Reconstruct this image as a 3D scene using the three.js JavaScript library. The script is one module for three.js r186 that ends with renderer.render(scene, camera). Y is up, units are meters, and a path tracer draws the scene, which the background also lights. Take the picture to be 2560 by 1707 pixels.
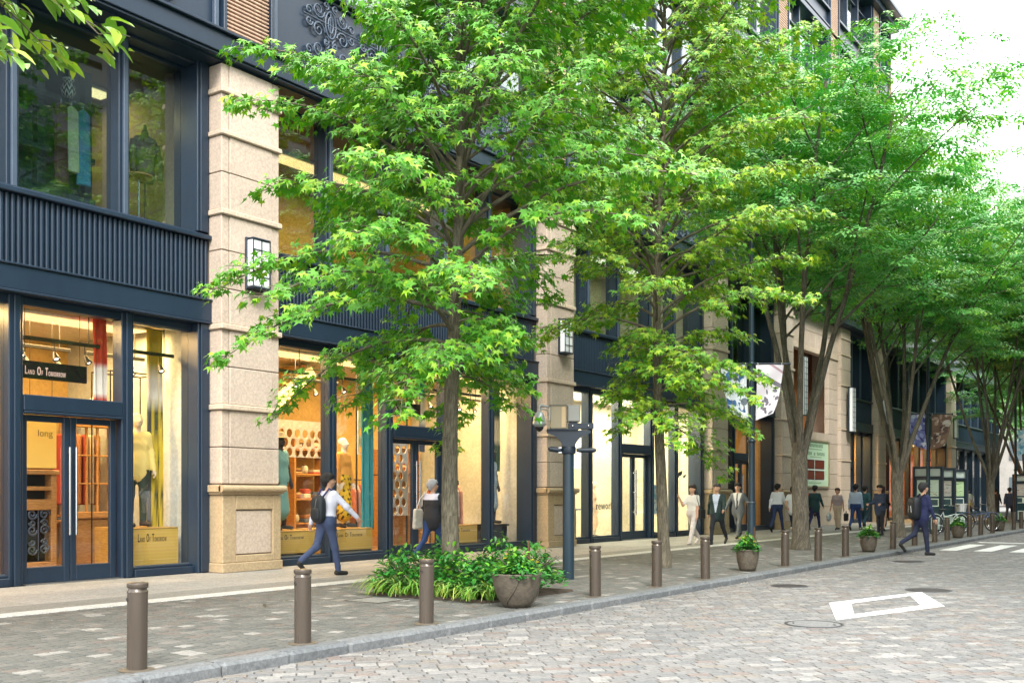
import * as THREE from 'three';
import { mergeGeometries } from 'three/addons/utils/BufferGeometryUtils.js';
import { RectAreaLightUniformsLib } from 'three/addons/lights/RectAreaLightUniformsLib.js';
import { FontLoader } from 'three/addons/loaders/FontLoader.js';
import { TextGeometry } from 'three/addons/geometries/TextGeometry.js';

// ---------- camera, sky, sun, exposure ----------
const scene = new THREE.Scene();
const TH = Math.atan(1815 / 2620), CT = Math.cos(TH), ST = Math.sin(TH);
const CAM = new THREE.Vector3(0, 1.4, 15.1);
const camera = new THREE.PerspectiveCamera(50.476, 2560 / 2470, 0.1, 900);
camera.position.copy(CAM);
camera.lookAt(CT, 1.4, 15.1 - ST);
camera.setViewOffset(2560, 2470, 0, 0, 2560, 1707);          // a lens shifted upward: verticals stay vertical
const FACE = -(Math.PI / 2 - TH);                            // turn that makes local x run across the view

const SKY_W = 128, SKY_H = 64, skyData = new Float32Array(SKY_W * SKY_H * 4);
for (let j = 0; j < SKY_H; j++) for (let i = 0; i < SKY_W; i++) {
  const el = ((j + 0.5) / SKY_H - 0.5) * Math.PI, az = (i / SKY_W) * Math.PI * 2;
  const up = Math.max(0, Math.sin(el));
  let L = 1.0 + 0.55 * up;
  L *= 1 + 0.05 * Math.sin(az * 3 + 1.3 * Math.sin(el * 7)) * Math.cos(el * 5 + az) + 0.03 * Math.sin(az * 7 + el * 11);
  if (el < 0) L = 0.35;
  const k = (j * SKY_W + i) * 4;
  skyData[k] = L * 0.965; skyData[k + 1] = L * 0.985; skyData[k + 2] = L * 1.0; skyData[k + 3] = 1;
}
const skyTex = new THREE.DataTexture(skyData, SKY_W, SKY_H, THREE.RGBAFormat, THREE.FloatType);
skyTex.mapping = THREE.EquirectangularReflectionMapping;
skyTex.magFilter = THREE.LinearFilter; skyTex.minFilter = THREE.LinearFilter; skyTex.needsUpdate = true;
scene.background = skyTex; scene.environment = skyTex;

const sun = new THREE.DirectionalLight(new THREE.Color(1, 0.95, 0.86), 1.5);
sun.position.set(-6, 34, 27); sun.target.position.set(20, 0, 4);
sun.castShadow = true; sun.shadow.radius = 34; sun.shadow.mapSize.set(4096, 4096);
Object.assign(sun.shadow.camera, { left: -60, right: 60, top: 50, bottom: -50, near: 1, far: 160 });
scene.add(sun, sun.target);

const renderer = new THREE.WebGLRenderer({ antialias: true });
renderer.toneMapping = THREE.LinearToneMapping;
renderer.toneMappingExposure = 3.5;
renderer.shadowMap.enabled = true; renderer.shadowMap.type = THREE.PCFSoftShadowMap;
RectAreaLightUniformsLib.init();

// ---------- helpers ----------
function rng(seed) { let s = seed >>> 0; return () => { s = (s + 0x6D2B79F5) | 0; let t = Math.imul(s ^ (s >>> 15), 1 | s); t = (t + Math.imul(t ^ (t >>> 7), 61 | t)) ^ t; return ((t ^ (t >>> 14)) >>> 0) / 4294967296; }; }
const V = (x, y, z) => new THREE.Vector3(x, y, z);
const taken = {};
function numbered(n) { const k = taken[n] = (taken[n] ?? -1) + 1; return k ? `${n}_${String(k).padStart(3, '0')}` : n; }
function tag(o, label, category, group) { o.userData.label = label; o.userData.category = category; if (group) o.userData.group = group; return o; }
function thing(name, label, category, [x, y, z] = [0, 0, 0], turn = 0, group) {
  const o = new THREE.Group(); o.name = numbered(name); o.position.set(x, y, z); o.rotation.y = turn; scene.add(o);
  return tag(o, label, category, group);
}
function shade(m) { m.castShadow = true; m.receiveShadow = true; return m; }
function obj(name, geo, material, parent) { const m = shade(new THREE.Mesh(Array.isArray(geo) ? merge(geo) : geo, material)); m.name = parent && parent !== scene ? name : numbered(name); (parent || scene).add(m); return m; }
function sub(name, parent) { const g = new THREE.Group(); g.name = name; parent.add(g); return g; }
function struct(name, geo, material) { const m = obj(name, geo, material); m.userData.kind = 'structure'; return m; }
function structGroup(name) { const g = new THREE.Group(); g.name = numbered(name); g.userData.kind = 'structure'; scene.add(g); return g; }
function flat(g) { const n = g.index ? g.toNonIndexed() : g; for (const k of Object.keys(n.attributes)) if (!['position', 'normal', 'uv', 'color'].includes(k)) n.deleteAttribute(k); return n; }
function merge(list) {
  list = list.map(flat);
  const col = list.some(g => g.attributes.color);
  for (const g of list) {
    if (col && !g.attributes.color) g.setAttribute('color', new THREE.BufferAttribute(new Float32Array(g.attributes.position.count * 3).fill(1), 3));
    if (!g.attributes.uv) g.setAttribute('uv', new THREE.BufferAttribute(new Float32Array(g.attributes.position.count * 2), 2));
  }
  return list.length === 1 ? list[0] : mergeGeometries(list);
}
function tint(g, c) { const n = g.attributes.position.count, a = new Float32Array(n * 3); for (let i = 0; i < n; i++) a.set(c, i * 3); g.setAttribute('color', new THREE.BufferAttribute(a, 3)); return g; }
function metreUV(g) {                                        // uv in metres from the face's own direction
  const p = g.attributes.position, n = g.attributes.normal, uv = new Float32Array(p.count * 2);
  for (let i = 0; i < p.count; i++) {
    const ax = Math.abs(n.getX(i)), ay = Math.abs(n.getY(i)), az = Math.abs(n.getZ(i)), x = p.getX(i), y = p.getY(i), z = p.getZ(i);
    if (ay > ax && ay > az) { uv[2 * i] = x; uv[2 * i + 1] = z; } else if (ax > az) { uv[2 * i] = z; uv[2 * i + 1] = y; } else { uv[2 * i] = x; uv[2 * i + 1] = y; }
  }
  g.setAttribute('uv', new THREE.BufferAttribute(uv, 2)); return g;
}
function fromTris(tris) {                                    // flat-shaded triangles
  const pos = new Float32Array(tris.length * 9); let k = 0;
  for (const t of tris) for (const v of t) { pos[k++] = v[0]; pos[k++] = v[1]; pos[k++] = v[2]; }
  const g = new THREE.BufferGeometry(); g.setAttribute('position', new THREE.BufferAttribute(pos, 3)); g.computeVertexNormals(); return metreUV(g);
}
function bx(x0, x1, y0, y1, z0, z1) { const g = new THREE.BoxGeometry(x1 - x0, y1 - y0, z1 - z0); g.translate((x0 + x1) / 2, (y0 + y1) / 2, (z0 + z1) / 2); return metreUV(flat(g)); }
function cb(x0, x1, y0, y1, z0, z1, c = 0.01) {              // chamfered box, 44 triangles
  const cx = (x0 + x1) / 2, cy = (y0 + y1) / 2, cz = (z0 + z1) / 2, h = [(x1 - x0) / 2, (y1 - y0) / 2, (z1 - z0) / 2];
  c = Math.min(c, h[0] * 0.9, h[1] * 0.9, h[2] * 0.9);
  const P = (s, face) => [0, 1, 2].map(a => [cx, cy, cz][a] + s[a] * (a === face ? h[a] : h[a] - c));
  const tris = [], add = (a, b, d) => {
    const u = [b[0] - a[0], b[1] - a[1], b[2] - a[2]], v = [d[0] - a[0], d[1] - a[1], d[2] - a[2]];
    const n = [u[1] * v[2] - u[2] * v[1], u[2] * v[0] - u[0] * v[2], u[0] * v[1] - u[1] * v[0]];
    const m = [(a[0] + b[0] + d[0]) / 3 - cx, (a[1] + b[1] + d[1]) / 3 - cy, (a[2] + b[2] + d[2]) / 3 - cz];
    tris.push(n[0] * m[0] + n[1] * m[1] + n[2] * m[2] > 0 ? [a, b, d] : [a, d, b]);
  }, quad = (a, b, c2, d) => { add(a, b, c2); add(a, c2, d); };
  for (let f = 0; f < 3; f++) for (const s of [-1, 1]) {
    const u = (f + 1) % 3, v = (f + 2) % 3, q = (a, b) => { const t = [0, 0, 0]; t[f] = s; t[u] = a; t[v] = b; return P(t, f); };
    quad(q(-1, -1), q(1, -1), q(1, 1), q(-1, 1));
  }
  for (let e = 0; e < 3; e++) { const u = (e + 1) % 3, v = (e + 2) % 3; for (const a of [-1, 1]) for (const b of [-1, 1]) { const t1 = [0, 0, 0], t2 = [0, 0, 0]; t1[e] = -1; t2[e] = 1; t1[u] = t2[u] = a; t1[v] = t2[v] = b; quad(P(t1, u), P(t2, u), P(t2, v), P(t1, v)); } }
  for (const a of [-1, 1]) for (const b of [-1, 1]) for (const d of [-1, 1]) add(P([a, b, d], 0), P([a, b, d], 1), P([a, b, d], 2));
  return fromTris(tris);
}
function tube(pts, radii, sides = 6, cap = true) {            // tapered tube along points, smooth normals
  const n = pts.length, pos = [], nor = [], uv = [], idx = [];
  const T = pts.map((p, i) => pts[Math.min(n - 1, i + 1)].clone().sub(pts[Math.max(0, i - 1)]).normalize());
  let N = Math.abs(T[0].y) < 0.9 ? V(0, 1, 0) : V(1, 0, 0); N.sub(T[0].clone().multiplyScalar(N.dot(T[0]))).normalize();
  let len = 0;
  for (let i = 0; i < n; i++) {
    N.sub(T[i].clone().multiplyScalar(N.dot(T[i]))).normalize();
    const B = T[i].clone().cross(N), r = typeof radii === 'number' ? radii : radii[i];
    if (i) len += pts[i].distanceTo(pts[i - 1]);
    for (let s = 0; s <= sides; s++) {
      const a = (s / sides) * Math.PI * 2, c = Math.cos(a), d = Math.sin(a);
      const vx = N.x * c + B.x * d, vy = N.y * c + B.y * d, vz = N.z * c + B.z * d;
      pos.push(pts[i].x + vx * r, pts[i].y + vy * r, pts[i].z + vz * r); nor.push(vx, vy, vz); uv.push((s / sides) * 6.283 * r, len);
    }
  }
  for (let i = 0; i < n - 1; i++) for (let s = 0; s < sides; s++) { const a = i * (sides + 1) + s, b = a + sides + 1; idx.push(a, a + 1, b, b, a + 1, b + 1); }
  if (cap) for (const [i, sg] of [[0, -1], [n - 1, 1]]) {
    const c0 = pos.length / 3, t = T[i]; pos.push(pts[i].x, pts[i].y, pts[i].z); nor.push(t.x * sg, t.y * sg, t.z * sg); uv.push(0, 0);
    for (let s = 0; s <= sides; s++) { const k = (i * (sides + 1) + s) * 3; pos.push(pos[k], pos[k + 1], pos[k + 2]); nor.push(t.x * sg, t.y * sg, t.z * sg); uv.push(0, 0); }
    for (let s = 0; s < sides; s++) sg > 0 ? idx.push(c0, c0 + 1 + s, c0 + 2 + s) : idx.push(c0, c0 + 2 + s, c0 + 1 + s);
  }
  const g = new THREE.BufferGeometry();
  g.setAttribute('position', new THREE.Float32BufferAttribute(pos, 3)); g.setAttribute('normal', new THREE.Float32BufferAttribute(nor, 3)); g.setAttribute('uv', new THREE.Float32BufferAttribute(uv, 2)); g.setIndex(idx); return g;
}
function rod(a, b, r, sides = 8) { return tube([V(...a), V(...b)], [r, r], sides); }
function lathe(profile, seg = 24) { return new THREE.LatheGeometry(profile.map(([r, y]) => new THREE.Vector2(r, y)), seg); }
function ball(x, y, z, rx, ry = rx, rz = rx, w = 12, h = 8) { const g = new THREE.SphereGeometry(1, w, h); g.scale(rx, ry, rz); g.translate(x, y, z); return g; }

// ---------- procedural textures ----------
function lattice(seed, n) { const r = rng(seed), a = new Float32Array(n * n); for (let i = 0; i < n * n; i++) a[i] = r(); return (x, y) => { const xi = Math.floor(x), yi = Math.floor(y), fx = x - xi, fy = y - yi, u = fx * fx * (3 - 2 * fx), v = fy * fy * (3 - 2 * fy), A = (i, j) => a[((j % n + n) % n) * n + ((i % n + n) % n)]; return (A(xi, yi) * (1 - u) + A(xi + 1, yi) * u) * (1 - v) + (A(xi, yi + 1) * (1 - u) + A(xi + 1, yi + 1) * u) * v; }; }
function tex(size, metres, fn, srgb = true, mx = metres, my = metres) {     // fn(u,v) in 0..1 -> grey or [r,g,b] in 0..1; repeats every `metres`
  const d = new Uint8Array(size * size * 4);
  for (let j = 0; j < size; j++) for (let i = 0; i < size; i++) { const c = fn(i / size, j / size), k = (j * size + i) * 4, q = typeof c === 'number' ? [c, c, c] : c; for (let a = 0; a < 3; a++) d[k + a] = Math.max(0, Math.min(255, q[a] * 255)); d[k + 3] = 255; }
  const t = new THREE.DataTexture(d, size, size); t.wrapS = t.wrapT = THREE.RepeatWrapping; t.magFilter = THREE.LinearFilter; t.minFilter = THREE.LinearMipmapLinearFilter; t.generateMipmaps = true;
  t.repeat.set(1 / mx, 1 / my); if (srgb) t.colorSpace = THREE.SRGBColorSpace; t.needsUpdate = true; return t;
}
function fbm(seed, base, oct = 4) { const L = []; for (let o = 0; o < oct; o++) L.push([lattice(seed + o, base << o), base << o, 0.5 ** o]); const tot = L.reduce((a, l) => a + l[2], 0); return (u, v) => { let s = 0; for (const [f, n, w] of L) s += f(u * n, v * n) * w; return s / tot; }; }
const nA = fbm(11, 4, 5), nB = fbm(23, 32, 3), nC = fbm(37, 8, 4), nD = fbm(51, 64, 2);
const T_stone = tex(512, 1.0, (u, v) => { const w = nB(u + 0.02 * nC(u, v), v), s = Math.abs(nD(u, v) - 0.5); return [0.93 + 0.09 * (nA(u, v) - 0.5) + 0.17 * (w - 0.5) - 0.16 * s, 0.92 + 0.09 * (nA(u, v) - 0.5) + 0.17 * (w - 0.5) - 0.18 * s, 0.91 + 0.08 * (nA(u, v) - 0.5) + 0.17 * (w - 0.5) - 0.19 * s]; });
const T_stoneB = tex(512, 1.6, (u, v) => 0.5 + 0.6 * (nB(u, v) - 0.5) + 0.5 * (nD(v, u) - 0.5), false);
const T_grain = tex(512, 0.9, (u, v) => 0.9 + 0.24 * (nB(u, v) - 0.5) + 0.22 * (nD(u, v) - 0.5) + 0.14 * (nC(v, u) - 0.5));
const T_patch = tex(512, 3.1, (u, v) => 0.9 + 0.22 * (nA(u, v) - 0.5) + 0.12 * (nD(u, v) - 0.5));
const T_steel = tex(512, 3.7, (u, v) => 0.92 + 0.12 * (nA(u, v) - 0.5) + 0.07 * (nB(u, v * 0.25) - 0.5) + 0.04 * (nD(u, v) - 0.5));
const T_rough = tex(256, 1.7, (u, v) => 0.82 + 0.5 * (nC(u, v) - 0.5), false);
const T_wood = tex(512, 1.2, (u, v) => { const k = nA(u * 0.25, v) * 6 + nB(u * 0.125, v) * 2.2, g = 0.5 + 0.5 * Math.sin(k * 9); return [0.92 + 0.09 * (g - 0.5) + 0.1 * (nD(u * 0.25, v) - 0.5), 0.89 + 0.13 * (g - 0.5) + 0.1 * (nD(u * 0.25, v) - 0.5), 0.85 + 0.15 * (g - 0.5)]; });
const T_bark = tex(512, 0.5, (u, v) => { const a = nB(u, v * 0.35), b = nC(u, v), c = nD(u, v * 0.5); return [0.82 + 0.5 * (a - 0.5) + 0.34 * (b - 0.5) + 0.2 * (c - 0.5), 0.81 + 0.5 * (a - 0.5) + 0.34 * (b - 0.5) + 0.2 * (c - 0.5), 0.78 + 0.5 * (a - 0.5) + 0.3 * (b - 0.5) + 0.2 * (c - 0.5)]; }, true, 0.5, 1.1);
const T_barkB = tex(512, 0.5, (u, v) => 0.5 + 1.0 * (nB(u, v * 0.35) - 0.5) + 0.5 * (nD(u, v) - 0.5), false, 0.5, 1.1);
const T_cloth = tex(256, 0.5, (u, v) => 0.9 + 0.2 * (nC(u, v) - 0.5) + 0.1 * (nD(u, v) - 0.5));
function mat(c, roughness = 0.7, o = {}) { const m = new THREE.MeshPhysicalMaterial({ roughness, metalness: 0, ...o }); m.color.setRGB(...c); return m; }
const M = {
  stone: mat([0.61, 0.51, 0.425], 0.85, { map: T_stone, bumpMap: T_stoneB, bumpScale: 0.002 }),
  stoneB: mat([0.655, 0.555, 0.47], 0.85, { map: T_stone, bumpMap: T_stoneB, bumpScale: 0.002 }),
  stonePlinth: mat([0.52, 0.40, 0.25], 0.75, { map: T_stone, bumpMap: T_stoneB, bumpScale: 0.002 }),
  stoneBand: mat([0.68, 0.57, 0.45], 0.8, { map: T_stone, bumpMap: T_stoneB, bumpScale: 0.0015 }),
  joint: mat([0.26, 0.21, 0.17], 0.95),
  navy: mat([0.017, 0.034, 0.062], 0.36, { map: T_steel }),
  navyDark: mat([0.016, 0.029, 0.05], 0.45, { map: T_steel }),
  iron: mat([0.07, 0.10, 0.15], 0.4, { map: T_steel }),
  steelLine: mat([0.45, 0.48, 0.5], 0.3, { metalness: 0.9 }),
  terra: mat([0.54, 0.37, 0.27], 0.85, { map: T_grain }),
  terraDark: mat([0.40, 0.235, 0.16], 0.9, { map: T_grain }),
  glass: new THREE.MeshPhysicalMaterial({ color: 0xffffff, roughness: 0, metalness: 0, transmission: 1, thickness: 0, ior: 1.62 }),
  glassUp: new THREE.MeshPhysicalMaterial({ color: new THREE.Color(0.80, 0.90, 0.90), roughness: 0, metalness: 0, transmission: 1, thickness: 0, ior: 2.0 }),
  cream: mat([0.62, 0.50, 0.33], 0.9, { map: T_patch }),
  paleWall: mat([0.72, 0.66, 0.50], 0.9, { map: T_patch }),
  ceil: mat([0.55, 0.48, 0.38], 0.9),
  wood: mat([0.50, 0.28, 0.10], 0.5, { map: T_wood }),
  woodDark: mat([0.10, 0.05, 0.025], 0.6, { map: T_wood }),
  ochre: mat([0.42, 0.28, 0.075], 0.6, { map: T_wood }),
  black: mat([0.012, 0.012, 0.013], 0.5),
  chrome: mat([0.7, 0.72, 0.74], 0.22, { metalness: 1 }),
  white: mat([0.78, 0.78, 0.76], 0.7, { map: T_cloth }),
  bark: mat([0.185, 0.165, 0.13], 0.95, { map: T_bark, bumpMap: T_barkB, bumpScale: 0.012 }),
  barkGrey: mat([0.145, 0.132, 0.108], 0.95, { map: T_bark, bumpMap: T_barkB, bumpScale: 0.006 }),
  soil: mat([0.05, 0.035, 0.025], 1),
  bollard: mat([0.098, 0.078, 0.061], 0.36, { map: T_steel, roughnessMap: T_rough, metalness: 0.25 }),
  pole: mat([0.018, 0.04, 0.06], 0.35, { map: T_steel }),
  pot: mat([0.12, 0.10, 0.075], 0.55, { map: T_grain }),
};
function lum(c, k) { const m = new THREE.MeshStandardMaterial({ roughness: 0.6 }); m.color.setRGB(0.6, 0.6, 0.6); m.emissive.setRGB(...c); m.emissiveIntensity = k; return m; }
function print(w, h, draw) { const cv = document.createElement('canvas'); cv.width = w; cv.height = h; const c = cv.getContext('2d'); draw(c, w, h); const t = new THREE.CanvasTexture(cv); t.colorSpace = THREE.SRGBColorSpace; t.anisotropy = 4; return t; }
function card(x0, x1, y0, y1, z0, z1, front, side) {          // a flat board with a print on its front (+z) face
  const g = new THREE.BoxGeometry(x1 - x0, y1 - y0, z1 - z0); g.translate((x0 + x1) / 2, (y0 + y1) / 2, (z0 + z1) / 2);
  return shade(new THREE.Mesh(g, [side, side, side, side, front, side]));
}
// ---------- ground ----------
const ROAD = -0.10;
const FWD = V(CT, 0, -ST), RGT = V(ST, 0, CT);
function seen(x, y, z, pad = 0) { const d = V(x, y, z).sub(CAM), Z = d.dot(FWD); if (Z < 1) return null; const px = 1280 + 2620 * d.dot(RGT) / Z, py = 1235 - 2620 * d.y / Z; return px > -pad && px < 2560 + pad && py > -pad && py < 1707 + pad ? Z : null; }
struct('ground', (() => { const g = new THREE.PlaneGeometry(900, 900); g.rotateX(-Math.PI / 2); g.translate(100, -0.125, 0); return metreUV(flat(g)); })(), mat([0.2, 0.195, 0.185], 0.95, { map: T_patch }));
const roadway = structGroup('road'), walk = structGroup('pavement');
obj('road_bed', bx(-20, 95, -0.12, ROAD - 0.008, 8.1, 15.3), mat([0.10, 0.095, 0.09], 1, { map: T_grain }), roadway);
obj('pavement_bed', bx(-20, 95, -0.12, -0.008, -0.4, 8.0), mat([0.075, 0.073, 0.068], 1, { map: T_grain }), walk);
function paving(parent, rows, tones, picks, name) {
  // rows: {x,z,a,l,w,y,t}; each has its own top and bevelled edges; the picks that show largest are meshes of their own
  const variants = {}, mats = tones.map(c => mat(c, 0.8, { map: T_grain }));
  const shape = (l, w) => variants[l + '_' + w] ??= (() => {
    const a = l / 2 - 0.004, b = w / 2 - 0.004, c = 0.006, h = 0.012, q = [];
    const t = [[-a + c, 0, -b + c], [-a + c, 0, b - c], [a - c, 0, b - c], [a - c, 0, -b + c]], m = [[-a, -h, -b], [-a, -h, b], [a, -h, b], [a, -h, -b]];
    q.push([t[0], t[1], t[2]], [t[0], t[2], t[3]]);
    for (let i = 0; i < 4; i++) { const j = (i + 1) % 4; q.push([t[i], m[i], m[j]], [t[i], m[j], t[j]]); }
    return fromTris(q);
  })();
  const near = rows.map((r, i) => [seen(r.x, r.y, r.z) ?? 1e9, i]).sort((a, b) => a[0] - b[0]).slice(0, picks).filter(e => e[0] < 1e8);
  const single = new Set(near.map(e => e[1])), pos = [], nor = [], col = [], uv = [];
  rows.forEach((r, i) => {
    const g = shape(r.l, r.w), c = Math.cos(r.a), s = Math.sin(r.a);
    if (single.has(i)) { const m = obj(name, g, mats[r.t], parent); m.position.set(r.x, r.y, r.z); m.rotation.set(r.tx, r.a, r.tz); return; }
    const p = g.attributes.position, n = g.attributes.normal, v = (0.9 + 0.2 * ((i * 7919) % 97) / 97) * (0.87 + 0.26 * nA(r.x / 9.7, r.z / 9.7)), t = tones[r.t];
    for (let k = 0; k < p.count; k++) {
      const x = p.getX(k), z = p.getZ(k), nx = n.getX(k), nz = n.getZ(k), X = r.x + x * c + z * s, Z = r.z - x * s + z * c;
      pos.push(X, r.y + p.getY(k) - x * r.tz * -1 - z * r.tx, Z); nor.push(nx * c + nz * s, n.getY(k), -nx * s + nz * c); uv.push(X, Z); col.push(t[0] * v, t[1] * v, t[2] * v);
    }
  });
  const g = new THREE.BufferGeometry();
  g.setAttribute('position', new THREE.Float32BufferAttribute(pos, 3)); g.setAttribute('normal', new THREE.Float32BufferAttribute(nor, 3)); g.setAttribute('uv', new THREE.Float32BufferAttribute(uv, 2)); g.setAttribute('color', new THREE.Float32BufferAttribute(col, 3));
  const m = obj(name + 's', g, mat([1, 1, 1], 0.8, { map: T_grain, vertexColors: true }), parent); m.userData.kind = 'stuff';
}
{
  const r = rng(5), rows = [], s2 = Math.SQRT1_2, W = 0.125;
  const pick = () => { const q = r(); return q < 0.09 ? 0 : q < 0.15 ? 1 : q < 0.20 ? 2 : q < 0.30 ? 3 : q < 0.56 ? 4 : q < 0.76 ? 5 : q < 0.9 ? 6 : 7; };
  for (let q = -8; q < 62; q += W) {
    let p = 4 + r() * 0.2;
    while (p < 66) {
      const l = [0.15, 0.2, 0.2, 0.25][Math.floor(r() * 4)]; const pc = p + l / 2; p += l;
      const x = (pc + q) * s2, z = (pc - q) * s2;
      if (x < 2 || x > 64 || z < 8.12 || z > 15.1) continue;
      if (!seen(x, ROAD, z, 160)) continue;
      rows.push({ x, z, a: -Math.PI / 4, l, w: W, y: ROAD + (r() - 0.5) * 0.003, tx: (r() - 0.5) * 0.012, tz: (r() - 0.5) * 0.012, t: pick() });
    }
  }
  paving(roadway, rows, [[0.285, 0.275, 0.262], [0.208, 0.172, 0.156], [0.222, 0.2, 0.175], [0.24, 0.233, 0.226], [0.188, 0.184, 0.18], [0.212, 0.206, 0.2], [0.168, 0.17, 0.172], [0.198, 0.182, 0.172]], 300, 'sett');
  const rows2 = [], w = 0.15;
  const pick2 = () => { const q = r(); return q < 0.05 ? 0 : q < 0.10 ? 1 : q < 0.19 ? 2 : q < 0.42 ? 3 : q < 0.66 ? 4 : q < 0.86 ? 5 : 6; };
  for (let z = 3.58; z < 7.95; z += w) {
    let x = 2 + r() * 0.2;
    while (x < 62) {
      const l = [0.15, 0.15, 0.2][Math.floor(r() * 3)], xc = x + l / 2, zc = z + w / 2; x += l;
      if (!seen(xc, 0, zc, 160) || (xc > 10.85 && xc < 12.95 && zc > 5.1 && zc < 7.25)) continue;
      rows2.push({ x: xc, z: zc, a: 0, l, w, y: (r() - 0.5) * 0.003, tx: (r() - 0.5) * 0.012, tz: (r() - 0.5) * 0.012, t: pick2() });
    }
  }
  paving(walk, rows2, [[0.29, 0.28, 0.26], [0.19, 0.18, 0.165], [0.15, 0.13, 0.115], [0.118, 0.121, 0.113], [0.13, 0.13, 0.12], [0.147, 0.146, 0.135], [0.104, 0.108, 0.101]], 300, 'paver');
  // granite slabs along the shopfronts, grey slabs, white stone strip
  const slab = [[0.33, 0.315, 0.29], [0.305, 0.295, 0.27], [0.35, 0.335, 0.31]].map(c => mat(c, 0.7, { map: T_grain })), grey = [[0.21, 0.208, 0.195], [0.235, 0.23, 0.215]].map(c => mat(c, 0.75, { map: T_grain })), whiteS = mat([0.56, 0.55, 0.53], 0.7, { map: T_grain });
  for (let k = 0; k < 4; k++) for (let i = 0; i < 52; i++) { const x = 4.5 + i * 1.2 + (k % 2) * 0.6; obj('slab', cb(x + 0.004, x + 1.196, -0.05, (r() - 0.5) * 0.003, -0.1 + k * 0.66 + 0.004, -0.1 + k * 0.66 + 0.656, 0.004), slab[Math.floor(r() * 3)], walk); }
  for (let i = 0; i < 62; i++) { const x = 4.5 + i * 0.98; obj('slab', cb(x + 0.004, x + 0.976, -0.05, (r() - 0.5) * 0.003, 2.548, 3.2, 0.004), grey[Math.floor(r() * 2)], walk); }
  for (let i = 0; i < 62; i++) { const x = 4.5 + i * 0.98; obj('white_stone', cb(x + 0.006, x + 0.974, -0.05, 0.003 + r() * 0.003, 3.214, 3.55, 0.008), whiteS, walk); }
  // kerb stones
  const kerb = structGroup('kerb'), km = [[0.15, 0.162, 0.172], [0.165, 0.175, 0.183], [0.135, 0.147, 0.157]].map(c => mat(c, 0.8, { map: T_grain, bumpMap: T_stoneB, bumpScale: 0.003 }));
  for (let i = 0; i < 84; i++) { const x = 2 + i * 0.75, d = (r() - 0.5) * 0.006; obj('kerb_stone', cb(x + 0.004, x + 0.746, -0.2, 0.004 + d, 7.99, 8.22 + d, 0.028), km[Math.floor(r() * 3)], kerb); }
  obj('far_pavement', bx(-20, 120, -0.12, 0.0, 15.3, 22.5), mat([0.25, 0.25, 0.23], 0.85, { map: T_patch }), walk);
}
// painted markings and covers in the road
const paint = mat([0.80, 0.80, 0.78], 0.75, { map: T_patch });
{
  const y = ROAD + 0.006, A = [12.43, 11.18], B = [14.34, 10.48], C = [16.73, 11.13], D = [14.78, 11.89];
  const c = [14.57, 11.17], inner = p => [c[0] + (p[0] - c[0]) * 0.66, c[1] + (p[1] - c[1]) * 0.6], q = [A, B, C, D], tr = [];
  for (let i = 0; i < 4; i++) { const j = (i + 1) % 4, a = q[i], b = q[j], ia = inner(a), ib = inner(b), P = (p, h = y) => [p[0], h, p[1]]; tr.push([P(a), P(b), P(ib)], [P(a), P(ib), P(ia)]); tr.push([P(a, y - 0.004), P(b), P(a)], [P(a, y - 0.004), P(b, y - 0.004), P(b)]); }
  const s = structGroup('road_marking'); obj('diamond_outline', fromTris(tr), paint, s);
  const cw = structGroup('crosswalk'); for (let k = 0; k < 8; k++) obj('stripe', bx(29.5, 33.4, ROAD + 0.002, y, 8.55 + k * 0.86, 8.98 + k * 0.86), paint, cw);
  obj('stop_line', bx(34.75, 35.2, ROAD + 0.002, y, 8.5, 15.2), paint, cw);
}
const castIron = mat([0.06, 0.05, 0.05], 0.6, { map: T_grain, metalness: 0.3 }), ringIron = mat([0.07, 0.07, 0.075], 0.5, { map: T_grain, metalness: 0.4 });
function cover(x, z, r, label, paved) {
  const t = thing('manhole_cover', label, 'manhole cover', [x, ROAD + 0.003, z]);
  obj('rim', lathe([[r - 0.03, -0.01], [r - 0.03, 0.006], [r, 0.007], [r + 0.004, -0.01]], 40), ringIron, t);
  obj('lid', lathe([[0.0001, 0.003], [r - 0.06, 0.004], [r - 0.035, 0.004], [r - 0.031, -0.01]], 40), paved ? mat([0.2, 0.2, 0.2], 0.8, { map: T_grain }) : castIron, t);
  for (const a of [0.4, 3.5]) { const g = cb(-0.05, 0.05, 0.002, 0.009, -0.012, 0.012, 0.002); g.rotateY(a); g.translate(Math.cos(a + 1) * (r - 0.1), 0, Math.sin(a + 1) * (r - 0.1)); obj('lift_slot', g, ringIron, t); }
}
cover(11.9, 11.09, 0.33, 'round cover ring filled with paving, left of the white diamond', true);
cover(16.61, 9.1, 0.30, 'brown round manhole cover nearest the kerb beyond the bowl planter', false);
cover(17.1, 11.15, 0.34, 'dark round manhole cover just behind the white diamond', false);
cover(24.1, 9.1, 0.34, 'dark round manhole cover near the man crossing with a backpack', false);
{
  const t = thing('access_hatch', 'square paved access hatch beside the shrub bed', 'hatch', [10.35, 0.003, 5.75]);
  for (const [a, b, c, d] of [[-0.3, 0.3, -0.3, -0.285], [-0.3, 0.3, 0.285, 0.3], [-0.3, -0.285, -0.285, 0.285], [0.285, 0.3, -0.285, 0.285]]) obj('frame', bx(a, b, -0.005, 0.004, c, d), castIron, t);
  obj('lid', cb(-0.28, 0.28, -0.005, 0.003, -0.28, 0.28, 0.002), mat([0.22, 0.22, 0.2], 0.85, { map: T_grain }), t);
}
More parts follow.
